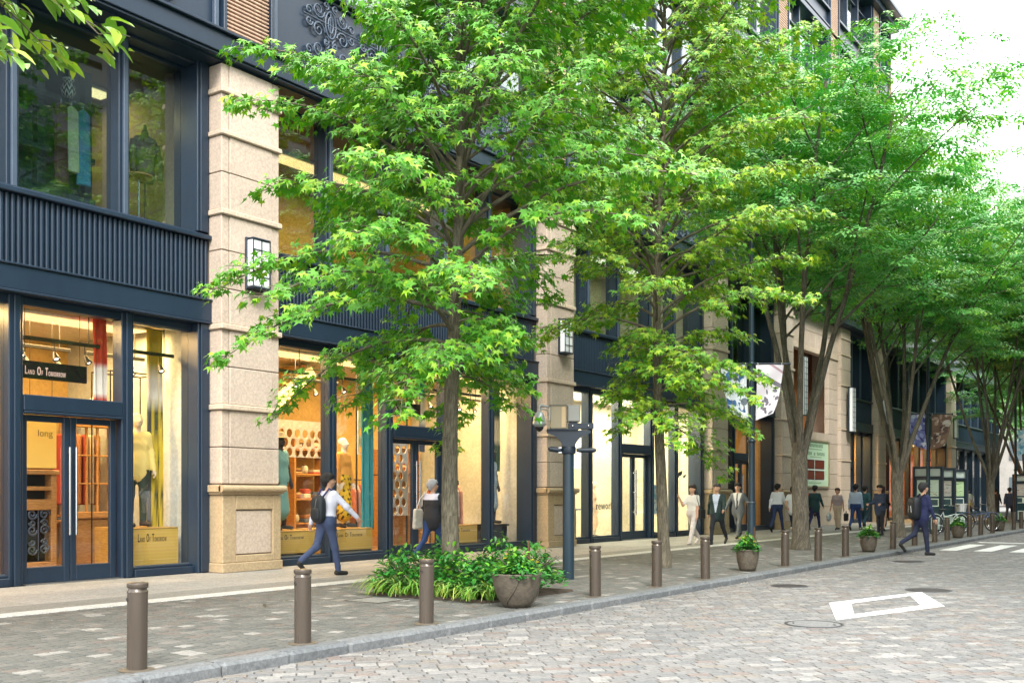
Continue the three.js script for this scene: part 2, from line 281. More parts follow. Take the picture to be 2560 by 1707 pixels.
// ---------- the long stone, steel and terracotta building ----------
const bld = thing('shop_building', 'long building with beige stone pillars, navy steel shopfronts and terracotta louvred upper floors', 'building');
const PW = 1.36, PILLARS = [12.33, 22.98, 33.46, 40.12, 53.7, 70.0];
const BEAM0 = 4.43, BEAM1 = 4.87, SILL2 = 5.98, HEAD2 = 8.98, CORN0 = 9.1, CORN1 = 9.55;
const COURSES = [[1.58, 2.235], [2.235, 2.9], [3.0, 3.67], [3.67, 4.33], [4.43, 5.06], [5.06, 5.74], [5.74, 6.37], [6.47, 7.13], [7.13, 7.78], [7.87, 8.53], [8.63, 9.06]];
const BANDS = [[2.9, 3.0], [4.33, 4.43], [6.37, 6.47], [7.78, 7.87], [8.53, 8.63]];
const srand = rng(77);
function pillar(x, top = 9.06, far = false) {
  const g = sub('pillar', bld), zf = 0.3, j = 0.007, pick = () => srand() < 0.5 ? M.stone : M.stoneB;
  obj('mortar_core', bx(x + 0.03, x + PW - 0.03, 0.02, top - 0.01, -0.55, zf - 0.05), M.joint, g);
  obj('plinth_foot', cb(x - 0.03, x + PW + 0.03, 0.0, 0.17, -0.1, zf + 0.06, 0.012), M.stonePlinth, g);
  const zp = zf + 0.03;                                       // plinth with a sunk panel
  obj('plinth_stone', cb(x - 0.01, x + 0.30, 0.172, 1.388, -0.08, zp, 0.012), M.stonePlinth, g);
  obj('plinth_stone', cb(x + PW - 0.19, x + PW + 0.01, 0.172, 1.388, -0.08, zp, 0.012), M.stonePlinth, g);
  obj('plinth_stone', cb(x + 0.302, x + PW - 0.192, 0.172, 0.30, -0.08, zp, 0.012), M.stonePlinth, g);
  obj('plinth_stone', cb(x + 0.302, x + PW - 0.192, 1.12, 1.388, -0.08, zp, 0.012), M.stonePlinth, g);
  obj('sunk_panel', cb(x + 0.32, x + PW - 0.21, 0.318, 1.102, -0.08, zp - 0.03, 0.01), M.stone, g);
  obj('plinth_moulding', [cb(x - 0.05, x + PW + 0.05, 1.392, 1.43, -0.08, zp + 0.03, 0.01), (() => { const t = new THREE.CylinderGeometry(0.065, 0.065, PW + 0.16, 12); t.rotateZ(Math.PI / 2); t.translate(x + PW / 2, 1.495, zp + 0.035); return t; })(), cb(x - 0.08, x + PW + 0.08, 1.432, 1.56, -0.08, zp + 0.035, 0.012)], M.stonePlinth, g);
  for (const [a, b] of COURSES) {
    if (b > top) break;
    obj('stone', cb(x + 0.004, x + 0.17, a + j, b - j, -0.06, zf - 0.012, 0.012), pick(), g);
    obj('stone', cb(x + 0.182, x + PW - 0.182, a + j, b - j, -0.06, zf, 0.01), pick(), g);
    obj('stone', cb(x + PW - 0.17, x + PW - 0.004, a + j, b - j, -0.06, zf - 0.012, 0.012), pick(), g);
  }
  for (const [a, b] of BANDS) if (b < top) obj('string_course', cb(x - 0.035, x + PW + 0.035, a, b, -0.06, zf + 0.045, 0.015), M.stoneBand, g);
  return g;
}
PILLARS.forEach((x, i) => pillar(x));
function sconce(x, y0, y1, w, label) {
  const t = thing('wall_lantern', label, 'wall lamp', [x, y0, 0.3]), h = y1 - y0;
  obj('opal_glass', cb(-w / 2, w / 2, 0.05, h - 0.05, 0.06, 0.22, 0.02), mat([0.82, 0.85, 0.88], 0.35), t);
  obj('bracket', cb(-w / 2 - 0.004, w / 2 + 0.004, 0, h, 0.002, 0.055, 0.01), M.navyDark, t);
  for (const y of [0.02, h - 0.06]) obj('cap', cb(-w / 2 - 0.01, w / 2 + 0.01, y, y + 0.035, 0.056, 0.24, 0.008), M.navyDark, t);
  for (const s of [-1, 0, 1]) obj('glazing_bar', bx(s * (w / 2) - 0.008, s * (w / 2) + 0.008, 0.05, h - 0.05, 0.222, 0.236), M.navyDark, t);
  const n = Math.max(2, Math.round(h / 0.24)); for (let k = 1; k < n; k++) obj('glazing_bar', bx(-w / 2, w / 2, k * h / n - 0.007, k * h / n + 0.007, 0.222, 0.234), M.navyDark, t);
}
sconce(PILLARS[0] + 0.72, 5.1, 6.06, 0.40, 'white glazed wall lantern on the leftmost stone pillar, behind leaves');
sconce(PILLARS[1] + 0.72, 5.1, 6.06, 0.40, 'white glazed wall lantern on the pillar beside the bright white shop');
sconce(42.3, 4.6, 7.1, 0.42, 'tall white glazed wall lantern left of the copper recess');
sconce(48.9, 4.24, 6.37, 0.46, 'tall white glazed wall lantern right of the green poster');
sconce(PILLARS[4] + 0.72, 4.9, 6.2, 0.42, 'white glazed wall lantern on the pillar past the amber shop door');
sconce(PILLARS[5] + 0.72, 4.9, 6.2, 0.42, 'farthest white glazed wall lantern');

const ribGeo = cb(-0.027, 0.027, 0.0, SILL2 - BEAM1 - 0.06, 0, 0.06, 0.014);
function bay(x0, x1, mull, door, o = {}) {
  const g = sub('shopfront', bld), zg = -0.30, jw = 0.26;
  const cuts = [x0 + jw, ...mull, x1 - jw], mw = 0.115;
  for (const [a, b] of [[x0, x0 + jw], [x1 - jw, x1]]) { obj('jamb', cb(a, b, 0, BEAM0, -0.5, -0.02, 0.012), M.navy, g); obj('jamb', cb(a + 0.05, b - 0.05, 0.02, BEAM0 - 0.01, -0.021, 0.012, 0.008), M.navy, g); }
  mull.forEach(x => { obj('mullion', cb(x - mw, x + mw, 0, BEAM0, -0.42, -0.16, 0.012), M.navy, g); obj('mullion', cb(x - 0.05, x + 0.05, 0.0, BEAM0, -0.16, -0.115, 0.01), M.navy, g); });
  obj('beam', [cb(x0 - 0.005, x1 + 0.005, BEAM0 + 0.04, BEAM1 - 0.035, -0.5, 0.03, 0.01), cb(x0 - 0.002, x1 + 0.002, BEAM0, BEAM0 + 0.036, -0.5, 0.055, 0.008), cb(x0 - 0.002, x1 + 0.002, BEAM1 - 0.033, BEAM1, -0.5, 0.06, 0.008)], M.navy, g);
  obj('head', cb(x0 + jw, x1 - jw, 4.30, BEAM0, -0.44, -0.2, 0.01), M.navy, g);
  for (let i = 0; i < cuts.length - 1; i++) {
    const a = cuts[i] + (i ? mw : 0), b = cuts[i + 1] - (i < mull.length ? mw : 0);
    if (i === door) {
      obj('transom', [cb(a, b, 2.68, 2.93, -0.40, -0.14, 0.012), cb(a, b, 2.64, 2.676, -0.40, -0.12, 0.006)], M.navy, g);
      obj('pane', bx(a, b, 2.93, 4.30, zg - 0.006, zg + 0.006), M.glass, g).userData.label = 'glass pane over the door';
      const m = (a + b) / 2;
      for (const s of [-1, 1]) {
        const d = sub('door', bld), l = s < 0 ? a + 0.03 : m + 0.006, r = s < 0 ? m - 0.006 : b - 0.03, st = 0.10;
        obj('door_frame', [cb(l, l + st, 0.015, 2.63, -0.36, -0.28, 0.006), cb(r - st, r, 0.015, 2.63, -0.36, -0.28, 0.006), cb(l + st, r - st, 0.015, 0.26, -0.36, -0.28, 0.006), cb(l + st, r - st, 2.53, 2.63, -0.36, -0.28, 0.006)], M.navy, d);
        obj('pane', bx(l + st, r - st, 0.26, 2.53, -0.325, -0.315), M.glass, d);
        const hx = s < 0 ? r - 0.05 : l + 0.05;
        obj('handle', [rod([hx, 0.75, -0.2], [hx, 2.15, -0.2], 0.018), ...[0.85, 1.45, 2.05].map(y => rod([hx, y, -0.28], [hx, y, -0.2], 0.012))], M.chrome, d);
      }
      obj('threshold', bx(a, b, 0.0, 0.012, -0.45, -0.1), M.steelLine, g);
    } else {
      obj('sill', [cb(a, b, 0, 0.13, -0.42, -0.12, 0.01), cb(a, b, 0.133, 0.17, -0.42, -0.18, 0.008)], M.navy, g);
      obj('pane', bx(a, b, 0.17, 4.30, zg - 0.006, zg + 0.006), M.glass, g);
      obj('bead', [bx(a, b, 0.171, 0.185, zg + 0.01, zg + 0.03), bx(a, b, 4.282, 4.299, zg + 0.01, zg + 0.03)], M.steelLine, g);
    }
  }
  // fluted panel over the shopfront
  const f = sub('fluted_panel', bld);
  obj('backing', bx(x0, x1, BEAM1 + 0.004, SILL2 - 0.055, -0.3, -0.1), M.navy, f);
  for (let x = x0 + 0.07; x < x1 - 0.05; x += 0.092) { if (x < 7.2) continue; const m = obj('rib', ribGeo, M.navy, f); m.position.set(x, BEAM1 + 0.005, -0.1); }
  // second-floor window
  const w = sub('upper_window', bld), z2 = -0.5;
  obj('sill', [cb(x0, x1, SILL2 - 0.05, SILL2 + 0.03, -0.6, 0.04, 0.012), cb(x0, x1, SILL2 + 0.032, SILL2 + 0.08, -0.6, -0.08, 0.01)], M.navy, w);
  const m2 = o.mull2 || mull, c2 = [x0 + jw, ...m2, x1 - jw];
  for (const [a, b] of [[x0, x0 + jw], [x1 - jw, x1]]) { obj('jamb', cb(a, b, SILL2 + 0.08, CORN0, -0.7, -0.04, 0.012), M.navy, w); obj('jamb', cb(a + 0.05, b - 0.05, SILL2 + 0.08, CORN0, -0.041, -0.005, 0.008), M.navy, w); }
  m2.forEach(x => { obj('mullion', cb(x - 0.1, x + 0.1, SILL2 + 0.08, CORN0, -0.62, -0.26, 0.012), M.navy, w); obj('mullion', cb(x - 0.045, x + 0.045, SILL2 + 0.08, CORN0, -0.26, -0.2, 0.01), M.iron, w); });
  for (let i = 0; i < c2.length - 1; i++) obj('pane', bx(c2[i] + (i ? 0.1 : 0), c2[i + 1] - (i < m2.length ? 0.1 : 0), SILL2 + 0.08, HEAD2, z2 - 0.006, z2 + 0.006), M.glassUp, w);
  obj('head', [cb(x0, x1, HEAD2, CORN0 - 0.002, -0.75, -0.4, 0.01), cb(x0, x1, HEAD2 + 0.05, CORN0 - 0.004, -0.39, -0.1, 0.01)], M.navy, w);
}
bay(3.0, 12.33, [4.9, 6.85, 8.79, 10.74], 3);
bay(13.69, 22.98, [15.58, 17.33, 19.37, 21.15], 2);
bay(24.34, 33.46, [26.0, 27.76, 29.85, 31.6], 2);
bay(34.82, 40.12, [36.4, 38.3], 1);
bay(49.5, 53.7, [51.0, 52.4], 0);
bay(55.06, 70.0, [57.2, 59.4, 61.6, 63.8, 66, 68], -1);
bay(71.4, 88, [73.5, 76, 78.5, 81, 83.5, 86], -1);
// cornice over two storeys, with a stepped profile
obj('cornice', [cb(2.5, 57, CORN0 + 0.05, CORN1 - 0.06, -0.75, 0.46, 0.012), cb(2.5, 57, CORN0, CORN0 + 0.046, -0.7, 0.42, 0.01), cb(2.5, 57, CORN1 - 0.056, CORN1, -0.75, 0.53, 0.012), bx(2.5, 57, CORN0 - 0.03, CORN0 - 0.002, -0.7, 0.30)], M.navy, bld);
obj('cornice', [cb(57.004, 90, CORN0, CORN1, -0.75, 0.46, 0.012), cb(57.004, 90, CORN1 + 0.004, 12.8, -0.75, 0.1, 0.012)], M.navy, bld);
// rooms behind the glass: walls, floors, ceilings
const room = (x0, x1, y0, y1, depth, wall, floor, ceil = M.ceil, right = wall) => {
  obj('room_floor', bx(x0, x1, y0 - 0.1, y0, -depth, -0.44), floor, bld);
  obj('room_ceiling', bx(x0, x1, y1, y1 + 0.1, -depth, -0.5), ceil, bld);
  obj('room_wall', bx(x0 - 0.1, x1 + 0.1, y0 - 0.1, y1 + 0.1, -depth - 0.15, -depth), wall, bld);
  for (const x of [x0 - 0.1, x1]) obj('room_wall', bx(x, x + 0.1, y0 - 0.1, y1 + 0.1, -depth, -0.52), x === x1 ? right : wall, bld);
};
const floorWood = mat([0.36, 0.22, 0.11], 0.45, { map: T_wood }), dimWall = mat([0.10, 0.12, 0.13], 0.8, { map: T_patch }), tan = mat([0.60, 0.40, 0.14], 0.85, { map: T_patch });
room(3.1, 12.2, 0.01, 4.42, 4.2, tan, floorWood, M.ceil, mat([0.62, 0.68, 0.66], 0.8, { map: T_patch }));
room(13.7, 22.85, 0.01, 4.42, 4.2, tan, floorWood, M.ceil, mat([0.62, 0.68, 0.66], 0.8, { map: T_patch }));
room(24.35, 33.4, 0.01, 4.42, 2.6, M.paleWall, mat([0.62, 0.6, 0.55], 0.4), M.paleWall);
room(34.85, 40.1, 0.01, 4.42, 3.2, tan, floorWood);
room(49.55, 53.65, 0.01, 4.42, 3.0, tan, floorWood);
room(55.1, 69.9, 0.01, 4.42, 3.0, mat([0.62, 0.26, 0.05], 0.7, { map: T_wood }), floorWood);
room(71.4, 88, 0.01, 4.42, 3.0, dimWall, floorWood);
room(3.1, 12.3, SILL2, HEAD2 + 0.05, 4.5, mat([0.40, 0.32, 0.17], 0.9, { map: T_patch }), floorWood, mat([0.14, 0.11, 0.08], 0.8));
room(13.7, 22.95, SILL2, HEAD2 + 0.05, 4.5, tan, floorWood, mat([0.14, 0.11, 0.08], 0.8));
room(24.35, 33.4, SILL2, HEAD2 + 0.05, 3.5, M.paleWall, floorWood);
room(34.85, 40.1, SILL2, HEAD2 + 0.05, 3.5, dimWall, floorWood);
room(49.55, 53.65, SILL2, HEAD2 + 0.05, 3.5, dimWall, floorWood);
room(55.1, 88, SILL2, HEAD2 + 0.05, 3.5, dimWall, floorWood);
function ceilingLight(x, y, z, w, d, c, L, label) {
  const t = thing('ceiling_light', label, 'ceiling light', [x, y, z]);
  obj('housing', cb(-w / 2 - 0.04, w / 2 + 0.04, -0.05, 0.0, -d / 2 - 0.04, d / 2 + 0.04, 0.01), M.white, t);
  const g = bx(-w / 2, w / 2, -0.056, -0.051, -d / 2, d / 2); obj('diffuser', g, lum(c, 0.4), t);
  const l = new THREE.RectAreaLight(new THREE.Color().setRGB(...c), L, w, d); l.position.set(x, y - 0.062, z); l.lookAt(x, y - 5, z); scene.add(l);
}
const WARM = [1.0, 0.64, 0.25], SOFT = [1.0, 0.90, 0.62];
ceilingLight(9.6, 4.41, -1.5, 4.6, 0.7, WARM, 18, 'warm ceiling light in the shop behind the leftmost glass doors');
ceilingLight(16.0, 4.41, -1.5, 4.0, 0.7, WARM, 18, 'warm ceiling light over the mannequins in the middle shop, left half');
ceilingLight(20.6, 4.41, -1.5, 3.6, 0.7, WARM, 17, 'warm ceiling light over the clothes rail in the middle shop');
ceilingLight(28.8, 4.41, -1.3, 7.6, 1.3, SOFT, 9, 'broad pale ceiling light in the bright cream shop');
ceilingLight(37.4, 4.41, -1.5, 3.4, 0.5, WARM, 5, 'warm ceiling light in the narrow shop behind the banner pole');
ceilingLight(51.6, 4.41, -1.3, 2.6, 0.7, WARM, 16, 'warm ceiling light in the amber lit shop doorway');
ceilingLight(62.0, 4.41, -1.3, 11, 0.7, [1.0, 0.55, 0.16], 15, 'warm ceiling light in the far orange shop');
ceilingLight(11.2, 9.0, -2.6, 1.6, 0.4, [1.0, 0.78, 0.36], 6, 'warm ceiling light above the upstairs dress form');
ceilingLight(18.2, 9.0, -2.6, 7.0, 0.5, WARM, 7, 'warm ceiling light in the upstairs room behind the big tree');
ceilingLight(29.0, 9.0, -1.9, 7.0, 0.5, SOFT, 3, 'pale ceiling light upstairs over the cream shop');
// ---------- upper storeys ----------
const LEV = [[9.58, 13.7], [13.8, 17.9], [18.05, 22.15], [22.3, 26.2]];
const PIERS = [[12.55, 13.75], [23.15, 24.4], [33.9, 35.15], [40.3, 41.55], [46.8, 48.1], [53.5, 54.8]];
const slatGeo = {};
PIERS.forEach(([a, b], pi) => LEV.forEach(([y0, y1], li) => {
  const g = sub('louvre_panel', bld), w = b - a - 0.16;
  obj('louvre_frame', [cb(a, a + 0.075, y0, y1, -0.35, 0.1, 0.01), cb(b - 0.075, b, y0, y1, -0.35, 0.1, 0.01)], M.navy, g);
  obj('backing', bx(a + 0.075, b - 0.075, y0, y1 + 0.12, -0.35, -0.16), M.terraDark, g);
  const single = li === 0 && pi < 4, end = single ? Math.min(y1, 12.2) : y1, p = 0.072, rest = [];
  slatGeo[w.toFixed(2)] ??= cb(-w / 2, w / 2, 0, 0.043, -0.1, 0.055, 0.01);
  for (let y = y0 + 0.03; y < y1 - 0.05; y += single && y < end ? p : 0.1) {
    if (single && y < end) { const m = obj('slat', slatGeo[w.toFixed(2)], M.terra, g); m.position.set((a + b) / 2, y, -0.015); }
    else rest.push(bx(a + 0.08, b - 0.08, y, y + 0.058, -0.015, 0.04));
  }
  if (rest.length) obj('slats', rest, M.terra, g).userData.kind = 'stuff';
}));
function spiral(cx, cy, r, turns, dir, a0, z = 0) { const pts = []; for (let i = 0; i <= 18; i++) { const t = i / 18, a = a0 + dir * t * turns * 6.283, q = r * (1 - 0.82 * t); pts.push(V(cx + Math.cos(a) * q, cy + Math.sin(a) * q, z)); } return tube(pts, pts.map((_, i) => 0.021 - 0.007 * i / 18), 5); }
function ring(cx, cy, rx, ry, z = 0) { const pts = []; for (let i = 0; i <= 20; i++) { const a = i / 20 * 6.283; pts.push(V(cx + Math.cos(a) * rx, cy + Math.sin(a) * ry, z)); } return tube(pts, 0.018, 5, false); }
function scrollUnit(cx, cy, s) {
  const L = [ring(cx, cy, 0.15 * s, 0.27 * s), ring(cx, cy, 0.07 * s, 0.16 * s), rod([cx, cy - 0.27 * s, 0], [cx, cy + 0.27 * s, 0], 0.012, 5)];
  for (const a of [-1, 1]) for (const b of [-1, 1]) {
    L.push(spiral(cx + a * 0.34 * s, cy + b * 0.20 * s, 0.17 * s, 1.5, a * b, a > 0 ? Math.PI : 0), spiral(cx + a * 0.60 * s, cy + b * 0.11 * s, 0.10 * s, 1.3, -a * b, a > 0 ? Math.PI : 0), spiral(cx + a * 0.13 * s, cy + b * 0.36 * s, 0.09 * s, 1.2, -a * b, b > 0 ? -Math.PI / 2 : Math.PI / 2));
  }
  L.push(rod([cx - 0.75 * s, cy, 0], [cx + 0.75 * s, cy, 0], 0.014, 5)); return L;
}
const edges = [3.0, ...PIERS.flat(), 57.0];
for (let i = 0; i < edges.length; i += 2) {
  const x0 = edges[i], x1 = edges[i + 1];
  LEV.forEach(([y0, y1], li) => {
    const g = sub('storey_front', bld), sp = li === 0 ? 1.95 : 0.9, n = Math.max(1, Math.round((x1 - x0 - 0.3) / 1.75)), w = (x1 - x0 - 0.3) / n;
    obj('spandrel', cb(x0 + 0.004, x1 - 0.004, y0, y0 + sp - 0.12, -0.5, -0.06, 0.01), M.navy, g);
    obj('rail', [cb(x0 + 0.004, x1 - 0.004, y0 + sp - 0.118, y0 + sp, -0.5, 0.1, 0.012), cb(x0 + 0.004, x1 - 0.004, y0 + 0.02, y0 + 0.1, -0.058, 0.08, 0.01)], M.navy, g);
    if (li === 0) {
      const S = [], u = 1.55, m = Math.max(1, Math.floor((x1 - x0 - 0.3) / u)), off = (x1 - x0 - m * u) / 2;
      for (let k = 0; k < m; k++) for (const yy of [0.52, 1.3]) { const c = x1 - off - u / 2 - k * u; if (c < 9.5) continue; S.push(...scrollUnit(c, y0 + yy, 1.0)); }
      if (S.length) { const o = obj('iron_scrollwork', S, M.iron, g); o.position.z = -0.005; }
      obj('panel_frame', [cb(x0 + 0.05, x0 + 0.15, y0 + 0.1, y0 + sp - 0.12, -0.058, 0.03, 0.01), cb(x1 - 0.15, x1 - 0.05, y0 + 0.1, y0 + sp - 0.12, -0.058, 0.03, 0.01), cb(x0 + 0.16, x1 - 0.16, y0 + 0.12, y0 + 0.16, -0.058, 0.0, 0.008), cb(x0 + 0.16, x1 - 0.16, y0 + sp - 0.19, y0 + sp - 0.14, -0.058, 0.0, 0.008)], M.iron, g);
    }
    obj('jamb', [cb(x0 + 0.004, x0 + 0.15, y0 + sp, y1, -0.5, 0.04, 0.01), cb(x1 - 0.15, x1 - 0.004, y0 + sp, y1, -0.5, 0.04, 0.01)], M.navy, g);
    for (let k = 0; k < n; k++) {
      const a = x0 + 0.15 + k * w; if (a + w < 8) continue;
      obj('pane', bx(a, a + w, y0 + sp, y1 - 0.12, -0.306, -0.294), M.glassUp, g);
      if (k) obj('mullion', cb(a - 0.06, a + 0.06, y0 + sp, y1, -0.4, -0.12, 0.01), M.navy, g);
      obj('transom', cb(a + 0.06, a + w - 0.06, y1 - 1.02, y1 - 0.95, -0.36, -0.22, 0.008), M.navy, g);
    }
    obj('storey_band', cb(x0 + 0.002, x1 - 0.002, y1 - 0.12, y1 + 0.098, -0.5, 0.08, 0.012), M.navy, g);
  });
}
const pale = mat([0.50, 0.56, 0.58], 0.9, { map: T_patch });
LEV.forEach(([y0, y1]) => { obj('storey_backwall', bx(3, 56.8, y0, y1 + 0.1, -2.2, -2.0), pale, bld); obj('floor_slab', bx(3, 56.8, y1, y1 + 0.1, -2.0, -0.5), M.ceil, bld); });
obj('roof_mass', bx(3, 56.95, 9.1, 26.2, -14, -2.21), M.navyDark, bld);
obj('end_wall', bx(56.95, 57.1, 9.56, 26.2, -14, 0.05), M.terra, bld);
obj('eave', [cb(3, 57.9, 26.2, 26.45, -14, 0.75, 0.03), cb(3, 57.5, 25.9, 26.19, -1.5, 0.35, 0.02), cb(3, 57.7, 26.455, 26.9, -14, 0.4, 0.02)], M.navy, bld);
obj('podium_mass', bx(57.2, 90, 9.1, 13.0, -14, -0.78), M.stone, bld);
// ---------- stone wall with poster and copper recess between the fourth and fifth pillars ----------
{
  const g = sub('stone_wall', bld), X0 = 41.5, X1 = 48.1, put = (a, b, c, d, z, m) => obj('stone', cb(a + 0.007, b - 0.007, c + 0.007, d - 0.007, -0.2, z, 0.01), m, g);
  obj('mortar_core', bx(X0, X1, 0, 3.95, -0.6, -0.04), M.joint, g);
  const ys = [0, 0.85, 1.28, 1.62, 2.3, 2.98, 3.66, 4.1];
  for (let r = 0; r < ys.length - 1; r++) { const cut = r % 2 ? [X0, 42.8, 44.2, 45.6, 47.0, X1] : [X0, 43.5, 45.0, 46.6, X1]; for (let k = 0; k < cut.length - 1; k++) put(cut[k], cut[k + 1], ys[r], ys[r + 1], 0, srand() < 0.5 ? M.stone : M.stoneB); }
  for (const y of [4.1, 4.78, 5.46, 6.14, 6.82]) for (const [a, b] of [[X0, 42.2], [46.8, X1]]) put(a, b, y, Math.min(y + 0.68, 7.5), 0, srand() < 0.5 ? M.stone : M.stoneB);
  for (const [m, n] of [[X0, 43.4], [43.4, 45.0], [45.0, 46.6], [46.6, X1]]) for (const y of [7.72, 8.4]) put(m, n, y, y === 7.72 ? 8.4 : 9.06, 0, srand() < 0.5 ? M.stone : M.stoneB);
  obj('lintel', cb(X0, X1, 7.5, 7.715, -0.25, 0.05, 0.015), M.stoneBand, g);
  const cop = [[0.30, 0.12, 0.045], [0.36, 0.15, 0.055], [0.26, 0.10, 0.04]].map(c => mat(c, 0.5, { map: T_wood }));
  for (let r = 0; r < 5; r++) for (let k = 0; k < 4; k++) obj('copper_panel', cb(41.6 + k * 1.64 + 0.01, 41.6 + (k + 1) * 1.64 - 0.01, 4.1 + r * 1.0 + 0.01, 5.1 + r * 1.0 - 0.01, -1.3, -1.2, 0.01), cop[Math.floor(srand() * 3)], g);
  obj('recess_shelf', bx(X0, X1, 3.96, 4.08, -1.3, -0.21), M.stone, g); obj('recess_soffit', bx(X0, X1, 9.0, 9.08, -1.3, -0.21), M.stone, g);
  for (const x of [X0 - 0.3, X1]) obj('recess_side', bx(x, x + 0.3, 4.0, 9.05, -1.3, -0.21), M.stoneB, g);
  // right-hand pier
  const q = sub('pillar', bld); obj('mortar_core', bx(48.13, 49.47, 0, 9.0, -0.6, 0.1), M.joint, q);
  for (const [a, b] of [[0, 0.85], [0.85, 1.58], ...COURSES, ...BANDS].sort((m, n) => m[0] - n[0])) obj('stone', cb(48.1, 49.5, a + 0.007, b - 0.007, -0.3, b - a < 0.2 ? 0.2 : 0.16, 0.01), b - a < 0.2 ? M.stoneBand : srand() < 0.5 ? M.stone : M.stoneB, q);
  // poster in a bronze frame
  const p = thing('wall_poster', 'pale green parking notice poster in a bronze frame on the stone wall', 'poster', [44.8, 1.66, 0.0]);
  obj('frame', [cb(-1.9, -1.8, 0, 2.1, 0.004, 0.09, 0.01), cb(1.8, 1.9, 0, 2.1, 0.004, 0.09, 0.01), cb(-1.8, 1.8, 0, 0.09, 0.004, 0.09, 0.01), cb(-1.8, 1.8, 2.01, 2.1, 0.004, 0.09, 0.01)], mat([0.30, 0.25, 0.16], 0.5), p);
  const pt = print(900, 480, (c, w, h) => {
    c.fillStyle = '#d3edcf'; c.fillRect(0, 0, w, h); c.fillStyle = '#1d5a2c'; c.font = 'bold 44px sans-serif';
    const line = (x, y, n, s, gap) => { for (let i = 0; i < n; i++) { const q0 = x + i * (s + gap); c.lineWidth = s * 0.12; c.strokeStyle = '#1d5a2c'; c.strokeRect(q0 + s * 0.12, y + s * 0.15, s * 0.76, s * 0.7); c.beginPath(); c.moveTo(q0 + s * 0.5, y); c.lineTo(q0 + s * 0.5, y + s); c.moveTo(q0, y + s * (0.4 + 0.2 * (i % 2))); c.lineTo(q0 + s, y + s * (0.4 + 0.2 * (i % 2))); c.stroke(); } };
    line(150, 22, 12, 40, 8); line(180, 74, 26, 14, 6); c.fillText('00', 420, 150); line(140, 112, 5, 36, 8); line(520, 112, 6, 36, 8); line(300, 160, 22, 11, 6);
    c.fillStyle = '#f2f6ee'; c.fillRect(120, 188, 660, 232); c.fillStyle = '#120c08'; for (const [x, y] of [[128, 196], [458, 196], [128, 312], [458, 312]]) c.fillRect(x, y, 312, 100);
    c.fillStyle = '#7c2d0c'; for (const [x, y] of [[138, 204], [468, 204], [138, 320], [468, 320]]) c.fillRect(x, y, 292, 84);
    line(260, 440, 24, 12, 5);
  });
  const cm = card(-1.8, 1.8, 0.09, 2.01, 0.006, 0.04, mat([1, 1, 1], 0.4, { map: pt }), M.white); cm.name = 'print'; p.add(cm);
  for (let k = 0; k < 4; k++) for (const y of [0.52, 0.78]) {
    const t = thing('hose_inlet', `${y > 0.6 ? 'upper' : 'lower'} bronze hose inlet, ${['first', 'second', 'third', 'fourth'][k]} from the left, low on the stone wall`, 'hose inlet', [43.0 + k * 0.62, y, 0.0]);
    const b = lathe([[0.10, 0.004], [0.10, 0.03], [0.07, 0.05], [0.07, 0.1], [0.085, 0.11], [0.085, 0.14], [0.0001, 0.145]], 14); b.rotateX(Math.PI / 2); obj('body', b, mat([0.07, 0.035, 0.025], 0.4, { metalness: 0.6 }), t);
    obj('chain', rod([0, -0.08, 0.08], [0.02, -0.17, 0.03], 0.008), M.black, t);
  }
  const s = thing('fire_alarm_panel', 'small bronze panel with a red lamp above the hose inlets', 'alarm panel', [44.0, 1.1, 0]);
  obj('plate', cb(-0.22, 0.22, 0, 0.36, 0.004, 0.03, 0.005), mat([0.30, 0.17, 0.09], 0.5), s); obj('lamp', ball(0.0, 0.25, 0.05, 0.05), mat([0.6, 0.05, 0.03], 0.3), s); obj('slot', bx(-0.14, 0.1, 0.04, 0.06, 0.031, 0.036), M.black, s);
}
